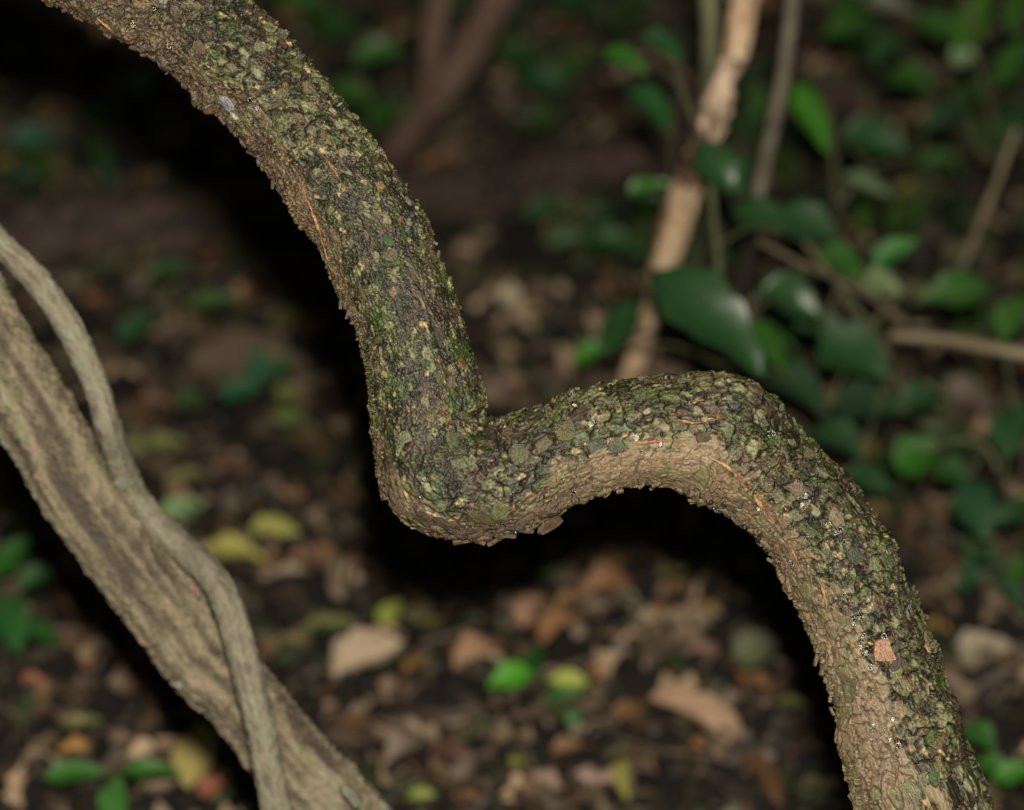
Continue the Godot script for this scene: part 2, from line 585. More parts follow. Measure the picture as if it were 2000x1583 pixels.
# a flake of bark: an uneven polygon with a rim, curved to the stem; x along the stem, y out
func flake_mesh(sd: int, corners: int, thick: float) -> ArrayMesh:
	var g := RandomNumberGenerator.new()
	g.seed = sd
	var ring := PackedVector3Array()
	var ph := g.randf() * TAU
	for i in corners:
		var a := TAU * (i + g.randf_range(-0.3, 0.3)) / corners
		var e := pow(pow(absf(cos(a)), 5.0) + pow(absf(sin(a)), 5.0), -0.2)    # squarish
		var r := 0.5 * e * (g.randf_range(0.72, 1.0) + 0.08 * sin(a * 3.0 + ph))
		ring.append(Vector3(cos(a) * r, g.randf_range(-0.05, 0.07), sin(a) * r))
	var mid := Vector3(g.randf_range(-0.12, 0.12), g.randf_range(-0.05, 0.08), g.randf_range(-0.12, 0.12))
	var tilt := g.randf_range(-0.16, 0.16)
	var mottle := noise(FastNoiseLite.TYPE_SIMPLEX_SMOOTH, 1.0, sd, 2)
	var st := SurfaceTool.new()
	st.begin(Mesh.PRIMITIVE_TRIANGLES)
	st.set_smooth_group(-1)
	var inner := PackedVector3Array()
	var top := PackedVector3Array()
	var low := PackedVector3Array()
	for i in corners:
		var p := ring[i]
		var y := p.y - 0.3 * p.z * p.z + tilt * p.x
		top.append(Vector3(p.x, y, p.z))
		var m := top[i].lerp(mid, g.randf_range(0.3, 0.6))
		inner.append(m + Vector3(0, g.randf_range(-0.03, 0.09), 0))
		low.append(Vector3(p.x * 1.08, y - thick, p.z * 1.08))
	for i in corners:
		var j := (i + 1) % corners
		for tri in [[mid, inner[i], inner[j]], [inner[i], top[j], inner[j]], [inner[i], top[i], top[j]], [top[i], low[j], top[j]], [top[i], low[i], low[j]]]:
			for w in tri:
				var f := 0.78 + 0.42 * mottle.get_noise_3d(w.x * 3.5 + sd, w.y * 3.0, w.z * 6.0)
				st.set_color(Color(f, f * (1.0 + 0.1 * sin(w.x * 7.0 + sd)), f * 0.95))
				st.add_vertex(w)
	st.generate_normals()
	return st.commit()

func flake_material(col: Color, rough: float) -> StandardMaterial3D:
	var m := StandardMaterial3D.new()
	m.albedo_color = col.linear_to_srgb()
	m.albedo_texture = flake_tex
	m.vertex_color_use_as_albedo = true
	m.uv1_triplanar = true
	m.uv1_world_triplanar = true
	m.uv1_scale = Vector3(70, 70, 70)
	m.roughness = rough
	m.normal_enabled = true
	m.normal_texture = flake_bump
	m.normal_scale = 1.8
	return m
var flake_tex: Texture2D
var flake_bump: Texture2D

func build_bark_pieces(o: Node3D, base: Vector3) -> void:
	flake_tex = noise_tex(256, 0.035, 71, 6, Color(0.4, 0.38, 0.33), Color(1, 1, 1))
	flake_bump = noise_tex(256, 0.06, 72, 4, Color.BLACK, Color.WHITE, true)
	var flakes: Array[Mesh] = []
	for k in 14: flakes.append(flake_mesh(100 + k, 8 + k % 3, 0.35))
	var greens: Array[Material] = []
	for q in [Color(0.14, 0.135, 0.062), Color(0.09, 0.092, 0.04), Color(0.18, 0.185, 0.11), Color(0.055, 0.06, 0.028), Color(0.075, 0.1, 0.026), Color(0.11, 0.085, 0.05), Color(0.05, 0.042, 0.028), Color(0.15, 0.125, 0.07)]:
		greens.append(flake_material(q * 1.6, rng.randf_range(0.38, 0.7)))
	var browns: Array[Material] = []
	for q in [Color(0.11, 0.075, 0.05), Color(0.16, 0.11, 0.07), Color(0.08, 0.058, 0.04), Color(0.12, 0.1, 0.06)]:
		browns.append(flake_material(q * 1.6, rng.randf_range(0.4, 0.7)))
	var tans: Array[Material] = []
	for q in [Color(0.27, 0.19, 0.12), Color(0.22, 0.165, 0.1), Color(0.18, 0.165, 0.09)]:
		tans.append(flake_material(q * 1.6, rng.randf_range(0.4, 0.7)))
	# flakes the photograph shows one by one: x, y, length along the stem px, width px, lift mm, colour
	var seen_flakes := [
		[1097, 842, 46, 56, 0.8, Color(0.115, 0.108, 0.05)], [1052, 872, 42, 30, 0.8, Color(0.12, 0.11, 0.058)], [1013, 884, 44, 46, 0.6, Color(0.105, 0.11, 0.055)],
		[1148, 872, 50, 26, 0.5, Color(0.07, 0.085, 0.05)], [1190, 876, 44, 24, 0.4, Color(0.085, 0.095, 0.06)], [944, 1007, 60, 36, 1.2, Color(0.1, 0.09, 0.04)],
		[983, 995, 42, 44, 1.4, Color(0.15, 0.165, 0.075)], [920, 902, 56, 22, 0.6, Color(0.115, 0.135, 0.07)], [890, 872, 52, 26, 0.5, Color(0.075, 0.085, 0.035)],
		[872, 989, 24, 22, 1.0, Color(0.15, 0.16, 0.09)], [1285, 777, 42, 18, 0.8, Color(0.12, 0.15, 0.06)], [1228, 773, 32, 26, 0.8, Color(0.11, 0.14, 0.06)],
		[1535, 940, 44, 38, 1.6, Color(0.17, 0.13, 0.08)], [1620, 1003, 46, 34, 1.6, Color(0.2, 0.16, 0.1)], [1565, 1022, 46, 26, 0.8, Color(0.09, 0.1, 0.04)],
		[1760, 1330, 38, 22, 1.8, Color(0.19, 0.185, 0.095)],
		[1745, 1315, 22, 18, 1.8, Color(0.2, 0.19, 0.1)], [1783, 1355, 30, 16, 1.6, Color(0.15, 0.14, 0.07)], [1740, 1285, 40, 34, 0.6, Color(0.07, 0.06, 0.045)],
		[775, 582, 22, 18, 1.0, Color(0.22, 0.14, 0.07)], [904, 714, 24, 20, 1.4, Color(0.17, 0.1, 0.035)], [882, 728, 18, 12, 1.2, Color(0.22, 0.17, 0.09)],
		[772, 515, 26, 32, 0.7, Color(0.1, 0.095, 0.055)], [787, 439, 13, 12, 1.0, Color(0.2, 0.11, 0.05)], [833, 470, 60, 40, 0.8, Color(0.12, 0.115, 0.055)],
		[402, 105, 36, 26, 1.0, Color(0.14, 0.09, 0.06)], [560, 95, 22, 8, 1.2, Color(0.13, 0.04, 0.02)], [332, 12, 22, 18, 1.0, Color(0.24, 0.27, 0.18)],
		[612, 185, 30, 26, 1.2, Color(0.17, 0.155, 0.085)], [640, 178, 34, 22, 1.2, Color(0.16, 0.165, 0.09)], [672, 256, 24, 20, 1.4, Color(0.22, 0.23, 0.14)],
		[735, 297, 26, 30, 1.2, Color(0.19, 0.2, 0.12)], [588, 415, 26, 30, 1.0, Color(0.16, 0.15, 0.08)], [660, 430, 18, 22, 0.9, Color(0.14, 0.15, 0.08)],
		[755, 380, 22, 20, 1.2, Color(0.26, 0.2, 0.09)], [1700, 1095, 34, 24, 1.4, Color(0.15, 0.165, 0.085)],
		[1730, 1085, 44, 30, 1.5, Color(0.085, 0.115, 0.06)], [1660, 1075, 40, 34, 0.8, Color(0.06, 0.07, 0.045)], [1778, 1545, 54, 24, 1.6, Color(0.16, 0.17, 0.1)],
		[1795, 1520, 40, 20, 1.6, Color(0.17, 0.18, 0.11)], [1833, 1545, 60, 30, 0.8, Color(0.055, 0.1, 0.02)], [1815, 1440, 40, 36, 1.0, Color(0.075, 0.11, 0.03)],
		[1830, 1490, 40, 16, 1.6, Color(0.2, 0.15, 0.07)], [1655, 1340, 70, 40, 0.3, Color(0.13, 0.115, 0.065)]]
	var count := 0
	for q in seen_flakes:
		var sp := vine_spot(q[0], q[1])
		var fr := vine_frame(sp[0], sp[1], q[4] * 0.0006 + 0.0002)
		var sc := Vector3(q[2] * 0.95, 16.0, q[3] * 0.95) / F * 2.0
		fr.basis = fr.basis.rotated(fr.basis.y, rng.randf_range(-0.3, 0.3)).rotated(fr.basis.x, rng.randf_range(-0.1, 0.1)) * Basis.from_scale(sc)
		fr.origin -= base
		part("bark_flake", flakes[count % 14], flake_material(q[5] * 1.7, rng.randf_range(0.3, 0.55)), o, fr)
		count += 1
	# the broken lamellae along the underside of the elbow
	for k in 46:
		var f := k / 45.0
		var px := lerpf(752, 1090, f) + rng.randf_range(-8, 8)
		var py := (960.0 + 100.0 * sin(clampf(f * 1.45, 0, 1) * PI * 0.5) if f < 0.62 else lerpf(1058, 985, (f - 0.62) / 0.38)) - rng.randf_range(2, 34)
		var sp := vine_spot(px, py)
		var fr := vine_frame(sp[0], minf(sp[1] + 0.12, 1.6), rng.randf_range(0.0008, 0.0035))
		fr.basis = fr.basis.rotated(fr.basis.x.normalized(), rng.randf_range(-0.6, 0.6)).rotated(fr.basis.y.normalized(), rng.randf_range(-0.6, 0.6)).rotated(fr.basis.z.normalized(), rng.randf_range(-0.4, 0.4)) * Basis.from_scale(Vector3(rng.randf_range(0.005, 0.014), 0.005, rng.randf_range(0.003, 0.008)))
		fr.origin -= base
		part("bark_flake", flakes[rng.randi() % 14], browns[rng.randi() % 3], o, fr)
		count += 1
	# the rest: plates all over, more of them standing off at the two outlines
	var lo := 0
	var hi := 0
	for i in vine.rows:
		if vine.K[i] < 5.0: lo = i
		if vine.K[i] < vine_knots.size() - 3.2: hi = i
	while count < 296:
		var ring := rng.randi_range(lo, hi)
		var begin := knot_value(vine_knots, vine.K[ring], 2)
		var a := rng.randf_range(-1.5, 1.5)
		var outline := rng.randf() < 0.62
		if outline: a = (1.35 if rng.randf() < 0.5 else -1.35) + rng.randf_range(-0.2, 0.3)
		var tanness := knot_value(vine_knots, vine.K[ring], 5)
		var under := a > begin
		if under and tanness > 0.6 and not outline and rng.randf() < 0.8: continue
		var fr := vine_frame(ring, a, rng.randf_range(0.0001, 0.001) + (0.0008 if outline else 0.0))
		var size := rng.randf_range(0.004, 0.0095) * (0.8 if outline else 1.0)
		fr.basis = fr.basis.rotated(fr.basis.y, rng.randf_range(-0.35, 0.35)).rotated(fr.basis.z, rng.randf_range(-0.75, 0.75) if outline else rng.randf_range(-0.12, 0.12)) * Basis.from_scale(Vector3(size * rng.randf_range(0.7, 1.2), 0.004, size * rng.randf_range(0.55, 1.0)))
		fr.origin -= base
		var mats := greens if not under else (tans if tanness > 0.45 else browns)
		part("bark_flake", flakes[rng.randi() % 14], mats[rng.randi() % mats.size()], o, fr)
		count += 1
	# the flake that hangs off below the arch
	var hang := vine_frame(vine_spot(1062, 985)[0], 1.3, 0.0042)
	hang.basis = hang.basis.rotated(hang.basis.x, 0.75).rotated(hang.basis.y, 0.3) * Basis.from_scale(Vector3(0.017, 0.007, 0.013))
	hang.origin -= base
	part("hanging_flake", flake_mesh(333, 14, 0.3), browns[1], o, hang).set_meta("label", "loose brown bark flake hanging under the arch")
	# fresh pink wound, white grub case, green leaf scrap
	var wound := vine_frame(vine_spot(1719, 1265)[0], vine_spot(1719, 1265)[1], 0.0014)
	wound.basis = wound.basis * Basis.from_scale(Vector3(0.0145, 0.006, 0.0125))
	wound.origin -= base
	part("fresh_chip", flake_mesh(340, 7, 0.3), flake_material(Color(0.7, 0.38, 0.26), 0.28), o, wound).set_meta("label", "fresh pink chip where bark has come off")
	var spot := vine_frame(vine_spot(450, 212)[0], vine_spot(450, 212)[1], 0.001)
	spot.basis = spot.basis * Basis.from_scale(Vector3(0.011, 0.006, 0.006))
	spot.origin -= base
	part("lichen_spot", flake_mesh(350, 9, 0.3), flake_material(Color(0.45, 0.47, 0.52), 0.5), o, spot).set_meta("label", "bluish white lichen spot near the upper left")
	var spot2 := vine_frame(vine_spot(466, 236)[0], vine_spot(466, 236)[1], 0.0012)
	spot2.basis = spot2.basis * Basis.from_scale(Vector3(0.006, 0.005, 0.0028))
	spot2.origin -= base
	part("lichen_spot", flake_mesh(351, 7, 0.3), flake_material(Color(0.9, 0.82, 0.66), 0.4), o, spot2)
	var scrap := vine_frame(vine_spot(764, 485)[0], vine_spot(764, 485)[1], 0.0016)
	scrap.basis = scrap.basis.rotated(scrap.basis.y, 0.5) * Basis.from_scale(Vector3(0.0075, 0.004, 0.006))
	scrap.origin -= base
	part("leaf_scrap", flake_mesh(352, 8, 0.2), flake_material(Color(0.06, 0.16, 0.04), 0.5), o, scrap).set_meta("label", "small green leaf scrap stuck to the bark")
	# raised strips of rusty inner bark
	var strips := [
		[[1340, 885], [1388, 897], [1420, 922], [1442, 947], [1468, 972], [1490, 1000], [1506, 1012]], [[1516, 1044], [1543, 1072], [1556, 1102]],
		[[1298, 819], [1328, 824], [1366, 812]], [[600, 384], [622, 428], [638, 486], [650, 534]], [[1744, 1436], [1746, 1500], [1752, 1570]],
		[[1215, 868], [1262, 862], [1300, 858]], [[640, 320], [665, 350], [690, 392]], [[1590, 1118], [1602, 1150], [1608, 1175]], [[180, 28], [230, 66], [275, 84]]]
	var strip_mat := bark_material(0.42, 60.0, flake_bump, 0.8)
	var k := 0
	for line in strips:
		var kn := []
		for q in line:
			var sp := vine_spot(q[0], q[1])
			kn.append([vine_frame(sp[0], sp[1], 0.0002).origin, 0.0008 if q != line[0] and q != line[-1] else 0.0003])
		var sm := stem_mesh(kn, 0.0007, 8, {"ridge": 0.9, "rough": 0.0014, "stops": [[-0.3, Color(0.06, 0.035, 0.02)], [0.0, Color(0.2, 0.085, 0.034)], [0.3, Color(0.32, 0.19, 0.09)]], "along": 420.0}, 400 + k)
		part("bark_strip", rebase(sm, base), strip_mat, o)
		k += 1
	# beads of water that the flash glints in
	var drops := []
	var water := StandardMaterial3D.new()
	water.albedo_color = Color(1, 1, 1, 0.0)
	water.transparency = BaseMaterial3D.TRANSPARENCY_ALPHA
	water.refraction_enabled = true
	water.refraction_scale = 0.033
	water.roughness = 0.09
	var glints := []
	for run in [[1325, 942, 1500, 1072, 12, 9], [1640, 1120, 1700, 1300, 9, 14], [1400, 890, 1620, 1040, 9, 40], [850, 960, 1010, 1020, 9, 22], [250, 30, 520, 230, 7, 30], [1690, 1380, 1790, 1500, 6, 20], [1100, 810, 1250, 880, 6, 24]]:
		for k2 in run[4]:
			var f := rng.randf()
			glints.append([lerpf(run[0], run[2], f) + rng.randf_range(-run[5], run[5]), lerpf(run[1], run[3], f) + rng.randf_range(-run[5], run[5])])
	for q in [[1143, 827], [1150, 832], [757, 887], [833, 970], [842, 975], [932, 1022], [1540, 927], [1478, 837], [1487, 836], [1331, 945], [1342, 951], [1355, 959], [1380, 972], [1401, 970], [1453, 1022], [1469, 1032], [1478, 1041], [1500, 1073], [1543, 1095], [1522, 1095], [1620, 1032], [1634, 1044], [1649, 1161], [1674, 1191], [1682, 1235], [1686, 1251], [1686, 1266], [1718, 1233], [1698, 1439], [1780, 1474], [1703, 1412], [266, 52], [311, 26], [1110, 960], [1120, 972], [1000, 960], [1428, 932], [1560, 965]] + glints:
		var sp := vine_spot(q[0], q[1])
		var fr := vine_frame(sp[0], sp[1], 0.0011)
		var ball := SphereMesh.new()
		ball.radius = 1.0
		ball.height = 2.0
		ball.radial_segments = 14
		ball.rings = 7
		fr.basis = fr.basis * Basis.from_scale(Vector3(1.3, 0.75, 1.1) * rng.randf_range(0.0008, 0.0016))
		fr.origin -= base
		drops.append([ball, fr])
	var st := SurfaceTool.new()
	st.begin(Mesh.PRIMITIVE_TRIANGLES)
	for q in drops: st.append_from(q[0], 0, q[1])
	var w := part("water_droplets", st.commit(), water, o)
	w.set_meta("kind", "stuff")

# ---------------------------------------------------------------- the two pale lianas in the lower left
func build_grey_lianas() -> void:
	var bump := noise_tex(256, 0.05, 19, 4, Color.BLACK, Color.WHITE, true)
	var m := bark_material(0.8, 25.0, bump, 0.7)
	var thick := [[at(-118, 504, 2.2), 78], [at(-28, 654, 2.21), 78], [at(58, 794, 2.22), 77], [at(106, 875, 2.225), 75], [at(144, 949, 2.23), 74], [at(250, 1097, 2.24), 75],
		[at(327, 1199, 2.245), 76], [at(392, 1289, 2.25), 76], [at(465, 1356, 2.26), 75], [at(566, 1483, 2.27), 77], [at(664, 1586, 2.28), 79], [at(740, 1690, 2.3), 80]]
	for q in thick: q[1] = q[1] * 0.9 * 2.24 / F
	var e0: Vector3 = thick[0][0]
	for e in [Vector3(-0.09, 0.16, 0.02), Vector3(-0.22, 0.55, 0.05), Vector3(-0.3, 1.2, 0.08)]: thick.push_front([e0 + e, 0.026])
	var e1: Vector3 = thick[-1][0]
	thick.append([e1 + Vector3(0.05, -0.12, 0.0), 0.027])
	thick.append([Vector3(e1.x + 0.09, -0.05, e1.z + 0.02), 0.03])
	var base := Vector3(e1.x + 0.09, 0, e1.z + 0.02)
	var o := thing("grey_liana", base, "thick pale grey brown liana with grooved bark crossing the lower left corner", "liana")
	var stops := [[-0.5, Color(0.05, 0.038, 0.026)], [-0.28, Color(0.095, 0.07, 0.046)], [-0.12, Color(0.11, 0.103, 0.054)], [0.0, Color(0.165, 0.138, 0.088)], [0.12, Color(0.215, 0.16, 0.115)], [0.24, Color(0.18, 0.163, 0.098)], [0.36, Color(0.105, 0.125, 0.056)], [0.5, Color(0.23, 0.185, 0.135)], [0.65, Color(0.23, 0.25, 0.19)]]
	part("bark", rebase(stem_mesh(thick, 0.0016, 150, {"lobe": 0.3, "ridge": 0.1, "rough": 0.0018, "grain": 0.0026, "along": 6.0, "around": 2.0, "patch": 0.3, "tint": 0.6, "twist": 1.5, "phase": -0.75, "stops": stops}, 201), base), m, o)
	# knobs and scabs on its bark
	var knob := flake_mesh(420, 8, 0.4)
	for q in [[75, 925, 40, 30, Color(0.25, 0.24, 0.2)], [245, 945, 30, 26, Color(0.24, 0.26, 0.2)], [388, 1152, 40, 16, Color(0.3, 0.2, 0.15)], [355, 1335, 18, 16, Color(0.32, 0.32, 0.36)], [175, 1050, 24, 20, Color(0.14, 0.2, 0.09)], [690, 1552, 60, 22, Color(0.23, 0.25, 0.2)]]:
		var p := at(q[0], q[1], 2.24)
		var xf := Transform3D(Basis(right, up, -fwd).rotated(fwd, 0.9) * Basis(Vector3.RIGHT, PI / 2), p - fwd * 0.022)
		xf.basis = xf.basis * Basis.from_scale(Vector3(q[2], 14, q[3]) * 2.24 / F)
		xf.origin -= base
		part("bark_scab", knob, flake_material(q[4] * 1.5, 0.7), o, xf)

	var thin := [[at(-70, 412, 2.17), 27], [at(0, 478, 2.17), 28], [at(60, 535, 2.175), 29], [at(112, 604, 2.18), 29], [at(155, 680, 2.185), 29], [at(186, 752, 2.19), 28], [at(207, 822, 2.19), 28], [at(228, 890, 2.215), 29],
		[at(250, 948, 2.235), 32], [at(285, 1005, 2.245), 34], [at(342, 1057, 2.235), 33], [at(402, 1112, 2.215), 32], [at(440, 1172, 2.2), 33], [at(463, 1240, 2.195), 34], [at(480, 1305, 2.195), 35], [at(499, 1380, 2.2), 34],
		[at(514, 1450, 2.205), 33], [at(530, 1530, 2.21), 33], [at(548, 1620, 2.22), 34], [at(566, 1720, 2.23), 35]]
	for q in thin: q[1] = q[1] * 0.9 * 2.2 / F
	var f0: Vector3 = thin[0][0]
	for e in [Vector3(-0.1, 0.1, 0.02), Vector3(-0.3, 0.4, 0.04), Vector3(-0.4, 1.1, 0.06)]: thin.push_front([f0 + e, 0.009])
	var f1: Vector3 = thin[-1][0]
	thin.append([f1 + Vector3(0.02, -0.14, 0.0), 0.011])
	thin.append([Vector3(f1.x + 0.03, -0.05, f1.z + 0.01), 0.012])
	base = Vector3(f1.x + 0.03, 0, f1.z + 0.01)
	o = thing("thin_liana", base, "thin smooth grey liana looping beside and over the thick grey one", "liana")
	stops = [[-0.5, Color(0.09, 0.075, 0.05)], [-0.2, Color(0.135, 0.12, 0.083)], [0.0, Color(0.175, 0.157, 0.112)], [0.15, Color(0.2, 0.178, 0.128)], [0.32, Color(0.13, 0.135, 0.085)], [0.5, Color(0.21, 0.22, 0.165)]]
	part("bark", rebase(stem_mesh(thin, 0.002, 48, {"ridge": 0.08, "rough": 0.001, "grain": 0.0011, "along": 14.0, "tint": 0.5, "stops": stops}, 231), base), m, o)

# ---------------------------------------------------------------- sticks, log and stems on the forest floor
func stick(called: String, label: String, category: String, knots: Array, look: Dictionary, sd: int, group := "") -> Node3D:
	var base: Vector3 = knots[0][0]
	for q in knots:
		if q[0].y < base.y: base = q[0]
	var o := thing(called, base, label, category, group)
	part("bark", rebase(stem_mesh(knots, 0.006, 20, look, sd), base), wood_mat, o)
	return o
var wood_mat: StandardMaterial3D

func lying(list: Array, d_px := 1.0) -> Array:
	var out := []
	for q in list:
		var p := on_ground(q[0], q[1], 0.0)
		var r: float = q[2] * (p - EYE).dot(fwd) / F * d_px
		out.append([on_ground(q[0], q[1], r * 0.9), r])
	return out

func standing(list: Array) -> Array:
	var out := []
	for q in list: out.append([at(q[0], q[1], q[3]), q[2] * q[3] / F])
	return out

func build_wood() -> void:
	wood_mat = bark_material(0.8, 20.0, noise_tex(256, 0.05, 29, 4, Color.BLACK, Color.WHITE, true), 0.8)
	var dull := [[-0.3, Color(0.012, 0.009, 0.007)], [0.0, Color(0.042, 0.027, 0.019)], [0.25, Color(0.1, 0.065, 0.045)], [0.45, Color(0.04, 0.04, 0.026)]]
	var red_brown := [[-0.4, Color(0.1, 0.06, 0.045)], [0.0, Color(0.17, 0.105, 0.08)], [0.4, Color(0.24, 0.16, 0.125)]]
	var grey_brown := [[-0.4, Color(0.09, 0.075, 0.055)], [0.0, Color(0.17, 0.145, 0.11)], [0.4, Color(0.25, 0.21, 0.16)]]
	var cream := [[-0.4, Color(0.14, 0.08, 0.05)], [-0.18, Color(0.4, 0.26, 0.15)], [0.0, Color(0.56, 0.4, 0.25)], [0.4, Color(0.66, 0.5, 0.34)]]
	var straw := [[-0.4, Color(0.1, 0.08, 0.045)], [0.0, Color(0.19, 0.15, 0.09)], [0.4, Color(0.28, 0.24, 0.16)]]
	stick("fallen_log", "dark brown fallen log lying across the floor behind the upper limb", "log", lying([[-420, 500, 62], [-150, 480, 64], [150, 450, 66], [480, 420, 62], [850, 388, 58], [1150, 325, 54], [1400, 262, 48], [1650, 200, 44]]), {"rough": 0.012, "ridge": 0.18, "along": 6.0, "stops": dull}, 301)
	# pale sapling: barked wood below, gnawed knots above
	var sap := standing([[1470, -160, 27, 2.84], [1460, -60, 27, 2.85], [1450, 30, 27, 2.86], [1438, 110, 25, 2.87], [1420, 150, 26, 2.88], [1404, 190, 27, 2.885], [1396, 225, 25, 2.895], [1382, 270, 24, 2.9], [1362, 315, 25, 2.92], [1347, 352, 31, 2.94], [1325, 425, 33, 2.97], [1302, 500, 29, 3.0], [1277, 590, 20, 3.05], [1252, 675, 20, 3.1], [1225, 760, 21, 3.15]])
	var root := on_ground(1180, 905)
	sap.append([root + Vector3(0, -0.02, 0), 0.012])
	var top: Vector3 = sap[0][0]
	sap.push_front([top + Vector3(0.12, 0.7, 0.05), 0.01])
	var s1 := thing("pale_sapling", root, "pale peeled tan sapling stem with a dark barky break, behind the zigzag liana", "sapling")
	var peeled := {"rough": 0.0014, "ridge": 0.05, "along": 7.0, "tint": 0.35, "stops": cream}
	part("peeled_wood", rebase(stem_mesh(sap.slice(0, 5), 0.006, 24, peeled, 311), root), wood_mat, s1)
	part("bark_band", rebase(stem_mesh(sap.slice(4, 11), 0.004, 24, {"rough": 0.005, "ridge": 0.12, "along": 16.0, "tint": 0.9, "stops": [[-0.2, Color(0.035, 0.02, 0.014)], [0.05, Color(0.12, 0.065, 0.042)], [0.2, Color(0.38, 0.25, 0.16)], [0.4, Color(0.58, 0.44, 0.32)]]}, 314), root), wood_mat, s1)
	part("peeled_wood", rebase(stem_mesh(sap.slice(10), 0.006, 24, peeled, 316), root), wood_mat, s1)
	var knot_mesh := flake_mesh(430, 9, 0.4)
	for q in [[1436, 122, 44, 16], [1400, 204, 40, 14], [1366, 300, 40, 20]]:
		var xf := Transform3D(Basis(right, up, -fwd) * Basis(Vector3.RIGHT, PI / 2), at(q[0], q[1], 2.9) - fwd * 0.012 - s1.position)
		xf.basis = xf.basis * Basis.from_scale(Vector3(q[2], 16, q[3]) * 2.9 / F)
		part("bark_remnant", knot_mesh, flake_material(Color(0.13, 0.07, 0.045), 0.8), s1, xf)
	stick("side_stem", "thin olive stem standing close left of the pale sapling's top", "stem", standing([[1372, -220, 14, 3.1], [1384, -20, 16, 3.1], [1388, 60, 17, 3.12], [1386, 140, 15, 3.16], [1374, 300, 12, 3.3], [1360, 520, 11, 3.6]]) + [[on_ground(1350, 640), 0.006]], {"ridge": 0.1, "stops": [[-0.3, Color(0.14, 0.15, 0.08)], [0.3, Color(0.22, 0.22, 0.12)]]}, 312)
	stick("leaning_pole", "slim grey brown pole leaning right of the pale sapling", "pole", standing([[1562, -220, 12, 2.95], [1550, -20, 13, 2.95], [1535, 120, 13, 2.98], [1512, 240, 13, 3.02], [1490, 340, 12, 3.06], [1472, 440, 11, 3.12]]) + [[on_ground(1440, 640), 0.006]], {"ridge": 0.1, "stops": grey_brown}, 313)
	var y1 := standing([[1030, -200, 34, 3.55], [985, -30, 34, 3.62], [925, 80, 34, 3.7], [868, 165, 34, 3.76], [820, 230, 33, 3.82], [780, 290, 30, 3.88]])
	y1.append([on_ground(752, 345), 0.015])
	var fork := stick("forked_branch", "dim reddish forked branch propped behind the upper limb", "branch", y1, {"rough": 0.004, "ridge": 0.12, "stops": red_brown}, 321)
	part("fork", rebase(stem_mesh(standing([[872, -180, 24, 3.6], [858, -20, 25, 3.64], [846, 90, 26, 3.7], [842, 195, 24, 3.78]]), 0.008, 16, {"rough": 0.003, "stops": red_brown}, 322), fork.position), wood_mat, fork)
	stick("fallen_stick", "brown stick lying level behind the notch of the liana", "stick", lying([[880, 742, 18], [960, 741, 18], [1100, 738, 18], [1225, 733, 19], [1330, 726, 15]]), {"ridge": 0.15, "stops": [[-0.4, Color(0.12, 0.075, 0.05)], [0.0, Color(0.2, 0.13, 0.085)], [0.4, Color(0.3, 0.2, 0.13)]]}, 331)
	stick("pale_stick", "pale straw stick lying level at the right edge", "stick", [[at(1745, 655, 2.95), 0.004], [at(1830, 662, 2.93), 0.0048], [at(1920, 676, 2.9), 0.0052], [at(2020, 694, 2.87), 0.0054], [at(2160, 720, 2.84), 0.006], [on_ground(2360, 900), 0.006]], {"ridge": 0.12, "stops": straw}, 332)
	stick("tan_stem", "tan leaning stem near the right edge above the pale stick", "stem", standing([[1985, 250, 6, 3.1], [1950, 350, 7, 3.12], [1915, 440, 9, 3.15], [1880, 520, 9, 3.2], [1848, 580, 8, 3.3]]) + [[on_ground(1800, 690), 0.005]], {"ridge": 0.1, "stops": straw}, 333)
	stick("brown_branch", "weathered brown branch lying on the litter below the seedling", "branch", lying([[560, 1472, 20], [660, 1436, 22], [780, 1408, 22], [900, 1392, 20], [1010, 1376, 15]]), {"ridge": 0.2, "rough": 0.003, "stops": dull}, 334)
	stick("curved_twig", "thin curved tan twig arching over the litter below the seedling", "twig", lying([[790, 1440, 10], [850, 1418, 10], [910, 1408, 10], [960, 1416, 10], [1000, 1436, 8]]), {"ridge": 0.12, "stops": grey_brown}, 335)
	stick("crooked_twig", "pale crooked twig crossing behind the right bend at right", "twig", standing([[1480, 470, 5, 2.9], [1560, 512, 6, 2.9], [1625, 540, 6, 2.92], [1700, 578, 7, 2.94], [1770, 630, 8, 2.96], [1820, 640, 7, 2.98]]) + [[on_ground(1880, 720), 0.003]], {"ridge": 0.15, "stops": [[-0.4, Color(0.05, 0.04, 0.025)], [0.0, Color(0.1, 0.08, 0.05)], [0.4, Color(0.17, 0.14, 0.09)]]}, 336)
	stick("floor_stick", "dark stick lying slanted at the left edge of the litter", "stick", lying([[-60, 1330, 14], [40, 1290, 14], [120, 1262, 13], [180, 1230, 10]]), {"ridge": 0.15, "stops": dull}, 337)
	stick("low_twig", "brown twig slanting up to the large pale grey leaf", "twig", lying([[1780, 1420, 9], [1850, 1380, 9], [1930, 1330, 9], [2010, 1290, 8]]), {"ridge": 0.15, "stops": grey_brown}, 338)
	# the weathered piece of bark behind the elbow
	var slab := on_ground(480, 690, 0.03)
	var so := thing("bark_slab", slab, "weathered grey brown slab of bark lying left of the elbow", "bark")
	var xs := Transform3D(Basis(Vector3.UP, 0.12) * Basis(Vector3.RIGHT, 0.55) * Basis.from_scale(Vector3(0.115, 0.035, 0.06)), Vector3.ZERO)
	part("slab", flake_mesh(440, 11, 0.5), flake_material(Color(0.32, 0.25, 0.18), 0.85), so, xs)

